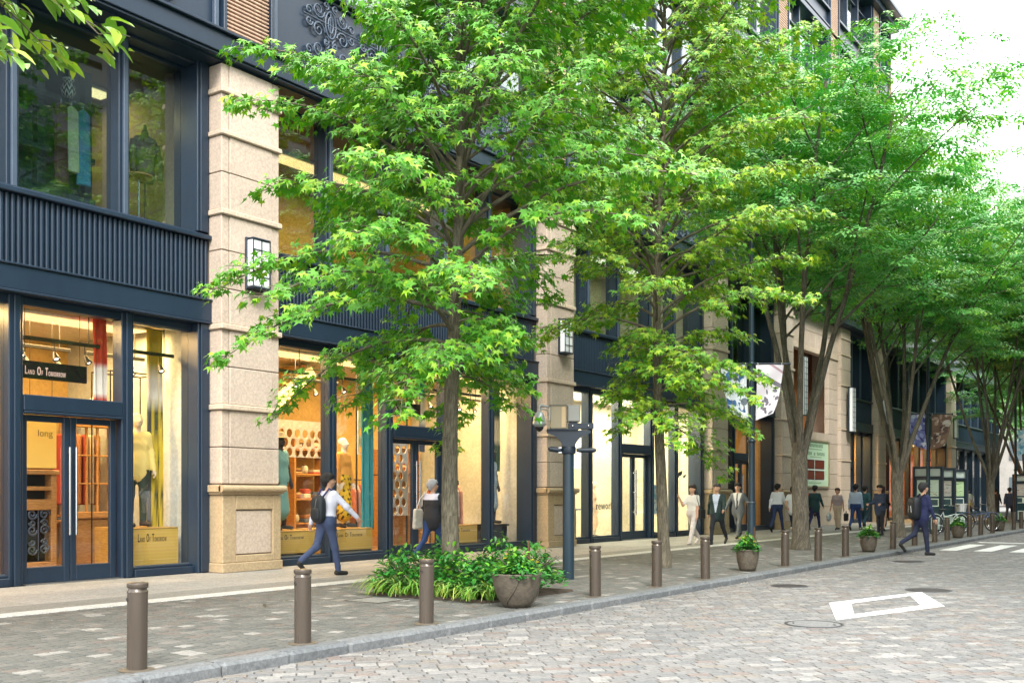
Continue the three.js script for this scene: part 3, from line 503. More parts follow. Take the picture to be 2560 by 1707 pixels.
// ---------- figures: tapered bones joined by a smooth minimum, meshed with surface nets ----------
function netSurface(bones, cell, k, paintAt) {
  const lo = [1e9, 1e9, 1e9], hi = [-1e9, -1e9, -1e9], pad = k + 0.03 + 3 * cell;
  for (const b of bones) for (let i = 0; i < 3; i++) { lo[i] = Math.min(lo[i], b.a[i] - b.ra, b.b[i] - b.rb); hi[i] = Math.max(hi[i], b.a[i] + b.ra, b.b[i] + b.rb); }
  for (let i = 0; i < 3; i++) { lo[i] -= pad; hi[i] += pad; }
  const [nx, ny, nz] = [0, 1, 2].map(i => Math.ceil((hi[i] - lo[i]) / cell) + 1), N = nx * ny * nz;
  const F = new Float32Array(N).fill(1), Q = new Float32Array(N).fill(1e3), W = new Uint8Array(N);
  for (const b of bones) {
    const r = Math.max(b.ra, b.rb) + pad, i0 = [0, 1, 2].map(i => Math.max(0, Math.floor((Math.min(b.a[i], b.b[i]) - r - lo[i]) / cell))), i1 = [0, 1, 2].map(i => Math.min([nx, ny, nz][i] - 1, Math.ceil((Math.max(b.a[i], b.b[i]) + r - lo[i]) / cell)));
    const d = [b.b[0] - b.a[0], b.b[1] - b.a[1], b.b[2] - b.a[2]], dd = d[0] * d[0] + d[1] * d[1] + d[2] * d[2] || 1e-9, sx = b.sx || 1, sz = b.sz || 1, kk = b.k ?? k;
    for (let z = i0[2]; z <= i1[2]; z++) for (let y = i0[1]; y <= i1[1]; y++) for (let x = i0[0]; x <= i1[0]; x++) {
      const px = lo[0] + x * cell - b.a[0], py = lo[1] + y * cell - b.a[1], pz = lo[2] + z * cell - b.a[2];
      const t = Math.max(0, Math.min(1, (px * d[0] + py * d[1] + pz * d[2]) / dd));
      const ex = (px - d[0] * t) / sx, ey = py - d[1] * t, ez = (pz - d[2] * t) / sz, v = Math.sqrt(ex * ex + ey * ey + ez * ez) - (b.ra + (b.rb - b.ra) * t) + (b.m === 1 || b.m === 2 ? 0.0022 * Math.sin((py + b.a[1]) * 38 + (px + b.a[0]) * 21 + 4 * Math.sin((px + b.a[0]) * 13 + (py + b.a[1]) * 9) + 4 * Math.sin((pz + b.a[2]) * 15)) : b.m === 7 ? 0.004 * Math.sin((px + b.a[0]) * 75 + 3 * Math.sin((py + b.a[1]) * 40)) * Math.sin((pz + b.a[2]) * 70 + 2 * Math.sin((py + b.a[1]) * 30)) : 0);
      const n = (z * ny + y) * nx + x, f = F[n], h = Math.max(kk - Math.abs(f - v), 0) / kk;
      F[n] = Math.min(f, v) - h * h * kk * 0.25; if (v + (b.pri || 0) < Q[n]) { Q[n] = v + (b.pri || 0); W[n] = b.m; }
    }
  }
  const map = new Int32Array(N).fill(-1), pos = [], col = [], idx = [], at = (x, y, z) => (z * ny + y) * nx + x;
  for (let z = 0; z < nz - 1; z++) for (let y = 0; y < ny - 1; y++) for (let x = 0; x < nx - 1; x++) {
    let s = 0, cx = 0, cy = 0, cz = 0, n = 0; const c = [];
    for (let q = 0; q < 8; q++) { const f = F[at(x + (q & 1), y + (q >> 1 & 1), z + (q >> 2))]; c.push(f); if (f < 0) s++; }
    if (!s || s === 8) continue;
    for (let a = 0; a < 8; a++) for (const e of [1, 2, 4]) { const b2 = a | e; if (b2 === a) continue; if ((c[a] < 0) !== (c[b2] < 0)) { const t = c[a] / (c[a] - c[b2]); cx += (a & 1) + (e === 1 ? t : 0); cy += (a >> 1 & 1) + (e === 2 ? t : 0); cz += (a >> 2) + (e === 4 ? t : 0); n++; } }
    map[at(x, y, z)] = pos.length / 3; const P = [lo[0] + (x + cx / n) * cell, lo[1] + (y + cy / n) * cell, lo[2] + (z + cz / n) * cell];
    pos.push(...P); col.push(...paintAt(W[at(x + Math.round(cx / n), y + Math.round(cy / n), z + Math.round(cz / n))], P));
  }
  for (let z = 1; z < nz - 1; z++) for (let y = 1; y < ny - 1; y++) for (let x = 1; x < nx - 1; x++) {
    const f = F[at(x, y, z)] < 0;
    for (const [dx, dy, dz, ux, uy, uz, vx, vy, vz] of [[1, 0, 0, 0, 1, 0, 0, 0, 1], [0, 1, 0, 0, 0, 1, 1, 0, 0], [0, 0, 1, 1, 0, 0, 0, 1, 0]]) {
      if (f === (F[at(x + dx, y + dy, z + dz)] < 0)) continue;
      const q = [map[at(x - ux - vx, y - uy - vy, z - uz - vz)], map[at(x - vx, y - vy, z - vz)], map[at(x, y, z)], map[at(x - ux, y - uy, z - uz)]];
      if (q.some(i => i < 0)) continue;
      f ? idx.push(q[0], q[1], q[2], q[0], q[2], q[3]) : idx.push(q[0], q[2], q[1], q[0], q[3], q[2]);
    }
  }
  const g = new THREE.BufferGeometry(); g.setAttribute('position', new THREE.Float32BufferAttribute(pos, 3)); g.setAttribute('color', new THREE.Float32BufferAttribute(col, 3)); g.setIndex(idx); g.computeVertexNormals(); return g;
}
const SKIN = [0.55, 0.32, 0.22], rad = a => a * Math.PI / 180;
const bodyMat = new THREE.MeshPhysicalMaterial({ roughness: 0.85, vertexColors: true }), glossMat = new THREE.MeshPhysicalMaterial({ roughness: 0.3, vertexColors: true });
function figure(parent, s) {
  // colours by bone: 0 skin, 1 top, 2 bottom, 3 shoe, 4 shirt under an open jacket, 5 tie, 6 extra
  const C = [s.skin || SKIN, s.top, s.bottom, s.shoe || [0.02, 0.018, 0.018], s.shirt || s.top, s.tie || s.shirt || s.top, s.extra || s.top];
  const H = (s.h || 1.72) / 1.72, B = [], bone = (a, b, ra, rb, m, o = {}) => B.push({ a, b, ra, rb, m, ...o });
  const L = s.legs || [22, 4, -20, 24], lean = s.lean ?? 0.03, bulk = s.bulk || 1, female = s.female;
  const ankles = [];
  for (const [i, side] of [[0, 1], [1, -1]]) {
    const t = rad(L[i * 2]), u = t - rad(L[i * 2 + 1]), hip = [side * 0.085, 0.92, 0], sh = s.bottomKind === 'dress' || s.bottomKind === 'skirt' ? 0 : 2, w = s.wide || 1;
    const knee = [side * 0.09, hip[1] - 0.43 * Math.cos(t), 0.43 * Math.sin(t)], ank = [side * 0.085, knee[1] - 0.41 * Math.cos(u), knee[2] + 0.41 * Math.sin(u)];
    const q = Math.max(0, -u) * 0.9, fd = [side * 0.1, -Math.sin(q), Math.cos(q)];
    bone(hip, knee, 0.088 * bulk, 0.062 * w, sh); bone(knee, [ank[0], ank[1] + 0.03, ank[2]], 0.06 * w, sh ? 0.05 * w : 0.042, sh);
    bone([ank[0], ank[1] - 0.035 * Math.cos(q), ank[2] - 0.035 * Math.cos(q) - 0.02 * q], [ank[0] + fd[0] * 0.16, ank[1] - 0.05 + fd[1] * 0.17, ank[2] + fd[2] * 0.17], 0.043, 0.034, 3, { k: 0.015 });
    ankles.push(ank);
  }
  const sp = y => (y - 0.92) * lean;                          // forward lean of the spine
  const top = 1, hw = female ? 0.9 : 1, open = s.shirt;
  bone([-0.075, 0.94, 0], [0.075, 0.94, 0], 0.118 * bulk, 0.118 * bulk, s.tucked || s.bottomKind === 'skirt' ? 2 : s.long ? 1 : 2, { sz: 0.9, k: 0.09 });
  bone([-0.06, 1.08, sp(1.08)], [0.06, 1.08, sp(1.08)], 0.112 * bulk, 0.112 * bulk, top, { sz: 0.88, k: 0.1 });
  bone([-0.09 * hw, 1.25, sp(1.25)], [0.09 * hw, 1.25, sp(1.25)], 0.118 * bulk, 0.118 * bulk, top, { sz: 0.92, k: 0.1 });
  bone([-0.145 * hw, 1.39, sp(1.39)], [0.145 * hw, 1.39, sp(1.39)], 0.07, 0.07, top, { k: 0.09 });
  if (s.long) bone([0, 1.05, 0], [0, 0.82, -0.005], 0.118, 0.132, 1, { sx: 1.22, sz: 0.85, k: 0.09 });
  if (s.bottomKind === 'dress' || s.bottomKind === 'skirt') { const e = s.hem ?? 0.45; bone([0, 0.98, 0], [0, e, 0], 0.125, s.flare || 0.2, s.bottomKind === 'dress' ? 1 : 2, { sz: 0.85 }); }
  const hy = sp(1.55), nod = s.nod || 0;
  bone([0, 1.42, sp(1.42)], [0, 1.54, hy + 0.01], 0.055, 0.05, 0, { pri: 0.004 });
  const hx = s.turn || 0, hc = Math.cos(hx), hs = Math.sin(hx), head = (x, y, z) => [x * hc + z * hs, y - nod * z, hy - x * hs + z * hc];
  bone(head(0, 1.655, -0.015), head(0, 1.61, 0.025), 0.092, 0.078, 0); bone(head(0, 1.575, 0.035), head(0, 1.565, 0.062), 0.055, 0.036, 0, { k: 0.04 });
  bone(head(0, 1.645, 0.098), head(0, 1.612, 0.118), 0.010, 0.015, 0, { k: 0.012 }); for (const e of [-1, 1]) bone(head(e * 0.085, 1.645, 0.0), head(e * 0.088, 1.605, 0.005), 0.018, 0.012, 0, { k: 0.01 });
  const extra = [], arms = s.arms || [-22, 12, 8, 26, 14, 8];  // swing, elbow, spread for left then right
  const hands = [];
  for (const [i, side] of [[0, 1], [1, -1]]) {
    const sw = rad(arms[i * 3]), el = rad(arms[i * 3 + 1]), ab = rad(arms[i * 3 + 2]), sh = [side * 0.175 * hw, 1.395, sp(1.39)];
    const dir = (a, o) => [side * Math.sin(ab) * o, -Math.cos(a) * Math.cos(ab), Math.sin(a)], d1 = dir(sw, 1), e = [sh[0] + d1[0] * 0.28, sh[1] + d1[1] * 0.28, sh[2] + d1[2] * 0.28];
    const inw = s.in?.[i] ?? 0, d2 = [d1[0] * 0.6 - side * inw, -Math.cos(sw + el), Math.sin(sw + el)], l2 = Math.hypot(...d2), w = [0, 1, 2].map(q => e[q] + d2[q] / l2 * 0.25);
    const bare = s.sleeves === 'none', short = s.sleeves === 'short', mid = [0, 1, 2].map(q => sh[q] + (e[q] - sh[q]) * 0.7);
    if (bare) bone(sh, e, 0.046, 0.038, 0); else if (short) { bone(sh, mid, 0.062, 0.06, 1); bone(mid, e, 0.042, 0.038, 0); } else bone(sh, e, 0.058 * bulk, 0.05, 1);
    bone(e, w, bare || short ? 0.038 : 0.05, bare || short ? 0.028 : 0.038, bare || short ? 0 : 1);
    hands.push([w, d2.map(q => q / l2), side]);
  }
  const paintAt = (m, P) => {
    if (m === 1 && open) { const y = P[1], z = P[2] - sp(y), w = 0.02 + Math.max(0, (y - 0.98)) * (s.openW ?? 0.17); if (z > 0.03 && y > 0.95 && y < 1.47 && Math.abs(P[0]) < w) return s.tie && Math.abs(P[0]) < 0.022 + (1.3 - y) * 0.02 && y < 1.44 ? C[5] : C[4]; }
    if (s.paint) { const c = s.paint(m, P); if (c) return c; }
    return C[m];
  };
  let y0 = 1e9; for (const b of B) if (b.m === 3) y0 = Math.min(y0, b.a[1] - b.ra, b.b[1] - b.rb);
  const list = [netSurface(B, s.cell || 0.013, 0.035, paintAt)];
  for (const [w, d, side] of hands) {                          // palm, four curled fingers of different length, thumb from the side of the palm
    const D = V(...d), S = V(side, 0, 0).sub(D.clone().multiplyScalar(D.x * side)).normalize(), U = D.clone().cross(S), O = V(...w), pt = (f, a, b) => O.clone().addScaledVector(D, f).addScaledVector(U, a).addScaledVector(S, b), skin = C[0];
    const curl = -side;
    list.push(tint(tube([pt(-0.02, 0, 0), pt(0.03, 0, 0), pt(0.075, 0, 0)], [0.027, 0.031, 0.03], 8), skin));
    [[-0.027, 0.058], [-0.009, 0.07], [0.009, 0.066], [0.026, 0.05]].forEach(([a, l]) => list.push(tint(tube([pt(0.065, a, 0), pt(0.075 + l * 0.5, a, -0.004), pt(0.075 + l * 0.85, a, -0.022)], [0.0095, 0.0085, 0.007], 6), skin)));
    list.push(tint(tube([pt(0.01, curl * 0.02, -0.004), pt(0.045, curl * 0.045, -0.012), pt(0.075, curl * 0.048, -0.018)], [0.012, 0.0105, 0.008], 6), skin));
  }
  if (!s.faceless) for (const e of [-1, 1]) { list.push(tint(ball(...head(e * 0.034, 1.64, 0.093), 0.012, 0.007, 0.008, 8, 6), [0.03, 0.02, 0.02])); const q = head(e * 0.036, 1.662, 0.094); list.push(tint(cb(q[0] - 0.02, q[0] + 0.02, q[1] - 0.003, q[1] + 0.003, q[2] - 0.004, q[2] + 0.006, 0.002), [0.03, 0.022, 0.02])); }
  if (!s.faceless) { const q = head(0, 1.578, 0.098); list.push(tint(cb(q[0] - 0.022, q[0] + 0.022, q[1] - 0.005, q[1] + 0.005, q[2] - 0.01, q[2] + 0.003, 0.003), [0.36, 0.13, 0.11])); }
  const g = merge(list); const fix = q => { q.translate(0, -y0, 0); q.scale(H, H, H); return q; };
  fix(g); obj('body', g, s.gloss ? glossMat : bodyMat, parent);
  if (s.hair) {
    const K = [], hb = (a, b, ra, rb) => K.push({ a: head(...a), b: head(...b), ra, rb, m: 7 });
    hb([0, 1.68, -0.03], [0, 1.655, -0.045], 0.095, 0.094); hb([-0.05, 1.70, 0.02], [0.05, 1.70, 0.02], 0.058, 0.058); hb([0, 1.61, -0.06], [0, 1.57, -0.06], 0.075, 0.05);
    for (const e of [-1, 1]) hb([e * 0.075, 1.67, 0.0], [e * 0.08, 1.625, -0.02], 0.034, 0.024);
    for (let q = -2; q <= 2; q++) hb([q * 0.022, 1.715, 0.06], [q * 0.026 + 0.006, 1.69, 0.088], 0.024, 0.012);
    if (s.hairLong) { hb([0, 1.60, -0.06], [0, 1.60 - s.hairLong, -0.085], 0.078, 0.05); for (const e of [-1, 1]) hb([e * 0.07, 1.63, -0.02], [e * 0.075, 1.62 - s.hairLong * 0.6, -0.03], 0.035, 0.025); }
    obj('hair', fix(netSurface(K, 0.010, 0.02, () => s.hair)), bodyMat, parent);
  }
  return { H, y0, hands: hands.map(([w, d]) => V(w[0] + d[0] * 0.09, w[1] - y0 + d[1] * 0.09, w[2] + d[2] * 0.09).multiplyScalar(H)) };
}
const ORDS = ['first', 'second', 'third', 'fourth', 'fifth', 'sixth'];
// ---------- things in the shops ----------
function shopName(c, w, h, ink, x, y, s, squeeze) { c.fillStyle = ink; c.save(); c.translate(x, y); c.scale(squeeze, 1); let q = 0; for (const word of ['Land', 'Of', 'Tomorrow']) { [...word.toUpperCase()].forEach((ch, i) => { c.font = `bold ${i ? s * 0.56 : s}px sans-serif`; c.fillText(ch, q, 0); q += c.measureText(ch).width * (i ? 1.04 : 1.02); }); q += s * 0.34; } c.restore(); }
const boardTex = print(768, 400, (c, w, h) => { c.fillStyle = '#c2a453'; c.fillRect(0, 0, w, h); for (let i = 0; i < 260; i++) { c.fillStyle = `rgba(${120 + (i * 37) % 60},${90 + (i * 53) % 50},30,0.10)`; c.fillRect(0, (i * 97) % h, w, 1 + i % 3); } shopName(c, w, h, '#140d05', 120, 138, 122, 0.52); });
const signTex = print(1024, 232, (c, w, h) => { c.fillStyle = '#0c0f12'; c.fillRect(0, 0, w, h); shopName(c, w, h, '#e9cfca', 90, 178, 150, 0.56); });
function board(x0, x1, y0, y1, z, label) {
  const t = thing('display_plinth', label, 'display plinth', [(x0 + x1) / 2, 0.01, z]), w = (x1 - x0) / 2;
  const c = card(-w, w, y0, y1 - 0.01, -0.012, 0.012, mat([1, 1, 1], 0.6, { map: boardTex }), M.ochre); c.name = 'front_board'; t.add(c);
  obj('top', cb(-w, w, y1 - 0.012, y1 + 0.015, -1.0, 0.02, 0.006), M.ochre, t);
  for (const s of [-1, 1]) { obj('side', cb(s * w - 0.015, s * w + 0.015, 0.0, y1 - 0.014, -0.98, -0.014, 0.004), M.ochre, t); }
  obj('base', cb(-w + 0.02, w - 0.02, 0, y0 - 0.002, -0.95, -0.02, 0.004), M.black, t);
}
board(11.02, 12.02, 0.14, 0.79, -0.52, 'ochre shop name plinth under the mannequin in the yellow shirt');
board(14.15, 15.4, 0.2, 0.64, -0.52, 'ochre shop name plinth under the mannequin in the teal dress');
board(15.85, 17.15, 0.2, 0.64, -0.52, 'ochre shop name plinth under the mannequin in the orange blouse');
board(19.8, 21.0, 0.2, 0.62, -0.52, 'ochre shop name plinth under the clothes rail');
for (const [x0, x1, y0, y1, l] of [[9.12, 10.32, 3.24, 3.52, 'black hanging sign with the shop name over the leftmost doors'], [17.75, 19.0, 3.2, 3.5, 'black hanging sign with the shop name over the middle shop door']]) {
  const t = thing('hanging_sign', l, 'sign', [(x0 + x1) / 2, 0, -0.7]), w = (x1 - x0) / 2;
  const c = card(-w, w, y0, y1, -0.02, 0.02, mat([1, 1, 1], 0.4, { map: signTex }), M.black); c.name = 'sign_board'; t.add(c);
  for (const s of [-1, 1]) obj('hanger', rod([s * w * 0.8, y1, 0], [s * w * 0.8, 4.4, 0], 0.006, 6), M.black, t);
}
function spot(x, y, z, turn, label) {
  const t = thing('track_spotlight', label, 'spotlight', [x, y, z], turn, 'black track spotlights in the shops');
  obj('arm', rod([0, 0, 0], [0, -0.16, 0], 0.009, 6), M.black, t);
  const g = lathe([[0.018, 0.0], [0.035, -0.03], [0.06, -0.14], [0.062, -0.15], [0.055, -0.15], [0.03, -0.05], [0.0001, -0.04]], 14); g.rotateX(-0.5); g.translate(0, -0.15, 0); obj('shade', g, M.black, t);
  const d = ball(0, -0.26, 0.055, 0.035, 0.02, 0.035, 10, 6); obj('bulb', d, lum([1, 0.9, 0.7], 2.2), t);
}
for (const [x0, x1] of [[8.95, 10.6], [10.9, 12.1], [14.0, 15.4], [15.7, 17.2], [19.5, 22.6]]) for (const z of [-0.75, -1.6]) {
  const t = thing('light_track', `black lighting track ${z > -1 ? 'near the glass' : 'deeper in'} at the ${x0 < 10 ? 'leftmost doors' : x0 < 13 ? 'yellow shirt window' : x0 < 15 ? 'teal dress window' : x0 < 17 ? 'orange blouse window' : 'clothes rail window'}`, 'light track', [0, 0, 0]);
  obj('rail', cb(x0, x1, 3.86, 3.92, z - 0.03, z + 0.03, 0.006), M.black, t); for (const x of [x0 + 0.2, x1 - 0.2]) obj('drop_rod', rod([x, 3.92, z], [x, 4.41, z], 0.01, 6), M.black, t);
  for (let i = 0, n = Math.max(2, Math.round((x1 - x0) / 0.6)); i < n; i++) spot(x0 + (i + 0.5) * (x1 - x0) / n, 3.86, z, (i % 3 - 1) * 0.6, `small black bell spotlight, ${ORDS[i]} along the track ${z > -1 ? 'near the glass' : 'deeper in'} at the ${x0 < 10 ? 'leftmost doors' : x0 < 13 ? 'yellow shirt window' : x0 < 15 ? 'teal dress window' : x0 < 17 ? 'orange blouse window' : 'clothes rail window'}`);
}
// mannequins
const MANN = [0.62, 0.52, 0.36];
function mannequin(x, y, z, turn, label, s, hat) {
  const t = thing('mannequin', label, 'mannequin', [x, y, z], turn);
  const f = figure(t, { skin: MANN, faceless: true, gloss: false, legs: [3, 2, -3, 2], arms: [4, 8, 9, -2, 6, 9], lean: 0, ...s });
  if (hat) { const k = f.H; obj('hat', (() => { const g = lathe([[0.0001, 0.1], [0.07, 0.1], [0.088, 0.085], [0.094, 0.0], [0.15, -0.008], [0.152, -0.014], [0.09, -0.014]], 20); g.scale(k, k, k); g.translate(0, (1.7 - f.y0) * k, -0.01); return g; })(), mat(hat, 0.8, { map: T_cloth }), t); }
  return t;
}
const ylw = [0.74, 0.60, 0.20];
mannequin(11.5, 0.815, -0.98, -0.2, 'mannequin in pale yellow shirt and dark green trousers behind the leftmost window', { h: 1.98, bulk: 0.92, top: ylw, bottom: [0.03, 0.055, 0.042], shoe: [0.03, 0.025, 0.02], long: true });
mannequin(14.85, 0.665, -0.95, 0.1, 'mannequin in sleeveless teal dress and straw hat at the left pillar', { h: 1.9, skin: [0.03, 0.03, 0.035], top: [0.16, 0.36, 0.36], bottom: [0.16, 0.36, 0.36], bottomKind: 'dress', sleeves: 'none', hem: 0.36, flare: 0.2, female: true }, [0.62, 0.50, 0.28]);
mannequin(16.7, 0.665, -0.95, 0.2, 'pale mannequin in orange blouse and yellow patterned skirt', { h: 1.92, skin: [0.74, 0.70, 0.60], top: [0.60, 0.30, 0.06], bottom: [0.62, 0.42, 0.03], bottomKind: 'skirt', hem: 0.3, flare: 0.2, female: true, long: true, paint: (m, P) => m === 2 && Math.sin(P[0] * 70 + P[1] * 31) + Math.sin(P[1] * 62 - P[2] * 50) + Math.sin(P[2] * 55 + P[0] * 23) > 0.9 ? [0.10, 0.06, 0.01] : null });
mannequin(22.2, 0.62, -0.95, 0.1, 'mannequin with straw hat and blue patterned dress at the right end of the middle shop', { h: 1.9, skin: [0.03, 0.03, 0.035], top: [0.20, 0.32, 0.48], bottom: [0.2, 0.3, 0.45], bottomKind: 'dress', sleeves: 'none', hem: 0.45, female: true, paint: (m, P) => m === 1 && Math.sin(P[0] * 90 + P[1] * 60) * Math.sin(P[1] * 80 - P[2] * 60) > 0.3 ? [0.6, 0.65, 0.7] : null }, [0.62, 0.50, 0.28]);
{ const t = thing('plinth_block', 'black block under the straw hat mannequin in blue', 'plinth', [22.15, 0.01, -0.95]); obj('top', cb(-0.4, 0.4, 0.56, 0.61, -0.35, 0.35, 0.01), M.black, t); obj('body', cb(-0.36, 0.36, 0, 0.555, -0.31, 0.31, 0.01), M.navyDark, t); }
// drapes with folds
function drape(x0, x1, y0, y1, z, folds, material, name, label, paintAt) {
  const nx = folds * 8, ny = 14, g = new THREE.PlaneGeometry(x1 - x0, y1 - y0, nx, ny); const p = g.attributes.position, col = [];
  for (let i = 0; i < p.count; i++) { const u = (p.getX(i) / (x1 - x0) + 0.5), v = p.getY(i) / (y1 - y0) + 0.5; p.setZ(i, Math.sin(u * folds * 6.283 + 0.6 * Math.sin(v * 4)) * 0.035 * (1.15 - 0.5 * v)); if (paintAt) col.push(...paintAt(u, v)); }
  if (paintAt) g.setAttribute('color', new THREE.Float32BufferAttribute(col, 3)); g.computeVertexNormals();
  const t = thing(name, label, 'drape', [(x0 + x1) / 2, (y0 + y1) / 2, z]); obj('cloth', g, material, t); obj('rod', rod([-(x1 - x0) / 2 - 0.04, (y1 - y0) / 2 + 0.01, 0], [(x1 - x0) / 2 + 0.04, (y1 - y0) / 2 + 0.01, 0], 0.012), M.black, t); return t;
}
const vc = mat([1, 1, 1], 0.85, { vertexColors: true, side: THREE.DoubleSide });
drape(10.48, 10.74, 2.9, 4.36, -0.75, 2, vc, 'hanging_banner', 'red and white hanging fabric column right of the leftmost doors', (u, v) => v > 0.45 ? [0.5, 0.05, 0.025] : v > 0.12 ? [0.75, 0.74, 0.7] : [0.42, 0.05, 0.03]);
drape(11.72, 12.06, 0.2, 4.36, -1.0, 2, vc, 'patterned_curtain', 'mustard and charcoal curtain with dark spots at the first stone pillar', (u, v) => v > 0.82 ? [0.36, 0.28, 0.02] : v > 0.7 ? [0.72, 0.72, 0.68] : u < 0.35 ? [0.06, 0.07, 0.075] : Math.sin(v * 70) * Math.sin(u * 14) > 0.45 ? [0.05, 0.055, 0.03] : [0.5, 0.38, 0.03]);
drape(17.42, 17.82, 0.62, 4.36, -1.1, 2, mat([0.05, 0.33, 0.38], 0.85, { side: THREE.DoubleSide, map: T_cloth }), 'teal_curtain', 'bright teal curtain beside the middle shop door');
drape(19.05, 19.3, 2.4, 4.36, -0.8, 2, vc, 'hanging_banner', 'cream and teal hanging fabric right of the middle shop door', (u, v) => v > 0.7 ? [0.06, 0.3, 0.32] : v > 0.35 ? [0.72, 0.66, 0.52] : [0.08, 0.1, 0.14]);
drape(22.25, 22.6, 2.0, 4.3, -0.95, 2, vc, 'hanging_banner', 'dark green and cream hanging fabric at the right end of the middle shop', (u, v) => v > 0.6 ? [0.04, 0.1, 0.05] : v > 0.35 ? [0.74, 0.66, 0.5] : [0.04, 0.09, 0.05]);
// perforated white screens
function screen(x0, x1, y0, y1, z, r, label) {
  const s = new THREE.Shape(); s.moveTo(x0, y0); s.lineTo(x1, y0); s.lineTo(x1, y1); s.lineTo(x0, y1); const px = r * 2.7, py = r * 2.4; let k = 0;
  for (let y = y0 + r * 1.3; y < y1 - r; y += py, k++) for (let x = x0 + r * 1.3 + (k % 2) * px / 2; x < x1 - r; x += px) { const h = new THREE.Path(); h.absellipse(x, y, r, r * 1.1, 0, Math.PI * 2, true); s.holes.push(h); }
  const g = new THREE.ExtrudeGeometry(s, { depth: 0.02, bevelEnabled: false, curveSegments: 8 }); g.translate(-(x0 + x1) / 2, -y0, 0);
  const t = thing('perforated_screen', label, 'screen', [(x0 + x1) / 2, y0, z]); obj('screen_panel', metreUV(flat(g)), M.white, t);
  for (const e of [-1, 1]) obj('edge_post', cb(e * (x1 - x0) / 2 - 0.015, e * (x1 - x0) / 2 + 0.015, -y0 + 0.01, 4.35 - y0, -0.04, -0.005, 0.004), M.black, t);
}
screen(14.6, 17.0, 2.2, 3.0, -1.75, 0.085, 'white screen with round holes behind the teal dress mannequin');
screen(17.62, 18.0, 2.3, 3.3, -1.4, 0.085, 'narrow white screen with round holes behind the teal curtain');
screen(18.25, 18.85, 0.9, 2.72, -0.95, 0.085, 'tall white screen with round holes behind the middle shop door');
// wooden joinery behind the leftmost doors
{
  const t = thing('iron_grille_cabinet', 'wooden cabinet with black iron grille seen through the leftmost door', 'cabinet', [10.0, 0.01, -1.55]);
  obj('carcass', [cb(-0.32, 0.32, 0, 0.24, -0.25, 0.0, 0.01), cb(-0.32, -0.22, 0.24, 1.72, -0.25, 0, 0.008), cb(0.22, 0.32, 0.24, 1.72, -0.25, 0, 0.008), cb(-0.22, 0.22, 1.12, 1.3, -0.25, 0, 0.008), cb(-0.22, 0.22, 1.45, 1.52, -0.25, 0, 0.008), cb(-0.36, 0.36, 1.72, 1.8, -0.27, 0.03, 0.012)], M.wood, t);
  obj('back', bx(-0.22, 0.22, 0.24, 1.72, -0.25, -0.2), M.black, t);
  const S = []; for (const y of [0.45, 0.78, 1.05]) for (const x of [-0.11, 0.11]) S.push(spiral(x, y, 0.09, 1.5, x > 0 ? 1 : -1, 0, -0.03), spiral(x, y + 0.12, 0.06, 1.3, x > 0 ? -1 : 1, 3, -0.03)); S.push(rod([0, 0.25, -0.03], [0, 1.12, -0.03], 0.01, 5)); obj('iron_grille', S, M.iron, t);
  const p = thing('lit_panel', 'yellow hanging panel lettered long behind the leftmost door', 'sign', [10.0, 1.84, -1.5]);
  const lt = print(360, 640, (c, w, h) => { c.fillStyle = '#f4cf6c'; c.fillRect(0, 0, w, h); c.fillStyle = '#17120a'; c.font = '96px sans-serif'; c.fillText('long', 130, 260); });
  const c = card(-0.27, 0.27, 0, 0.9, -0.015, 0.015, mat([1, 1, 1], 0.6, { map: lt }), M.white); c.name = 'panel'; p.add(c); for (const s of [-0.2, 0.2]) obj('hanger', rod([s, 0.9, 0], [s, 2.56, 0], 0.005, 5), M.black, p);
  const d = thing('inner_door', 'glazed wooden inner door behind the leftmost shop doors', 'door', [11.35, 0.01, -2.1]);
  obj('frame', [cb(-0.5, -0.34, 0, 2.8, -0.06, 0.06, 0.01), cb(0.34, 0.5, 0, 2.8, -0.06, 0.06, 0.01), cb(-0.34, 0.34, 2.6, 2.8, -0.06, 0.06, 0.01), cb(-0.34, 0.34, 0, 0.12, -0.06, 0.06, 0.01), cb(-0.34, 0.34, 0.95, 1.07, -0.06, 0.06, 0.01)], M.wood, d);
  obj('panel', cb(-0.33, 0.33, 0.125, 0.945, -0.03, 0.02, 0.03), M.wood, d);
  for (const x of [-0.11, 0.11]) obj('glazing_bar', cb(x - 0.014, x + 0.014, 1.07, 2.6, -0.03, 0.03, 0.005), M.wood, d); for (const y of [1.58, 2.09]) obj('glazing_bar', cb(-0.34, 0.34, y - 0.014, y + 0.014, -0.025, 0.025, 0.005), M.wood, d);
  const cloth = [[0.36, 0.05, 0.03], [0.7, 0.6, 0.45], [0.45, 0.2, 0.08]];
  for (let k = 0; k < 6; k++) { const q = thing('hanging_garment', ['dark red', 'cream', 'brown', 'second dark red', 'second cream', 'second brown'][k] + ' garment on the rail behind the inner door', 'garment', [11.05 + k * 0.13, 1.2, -2.6]); obj('cloth', cb(-0.045, 0.045, 0, 1.3, -0.2, 0.2, 0.03), mat(cloth[k % 3], 0.9, { map: T_cloth }), q); obj('hanger', rod([0, 1.3, 0], [0, 1.42, 0], 0.006, 5), M.chrome, q); }
  const r = thing('garment_frame', 'black tubular display frame around the yellow shirt mannequin', 'rack', [11.55, 0.01, -1.35]);
  for (const x of [-0.5, 0.5]) for (const z of [-0.3, 0.25]) obj('post', rod([x, 0, z], [x, 3.55, z], 0.014, 6), M.black, r); for (const z of [-0.3, 0.25]) obj('bar', rod([-0.5, 3.55, z], [0.5, 3.55, z], 0.014, 6), M.black, r); for (const x of [-0.5, 0.5]) obj('bar', rod([x, 3.55, -0.3], [x, 3.55, 0.25], 0.014, 6), M.black, r);
}
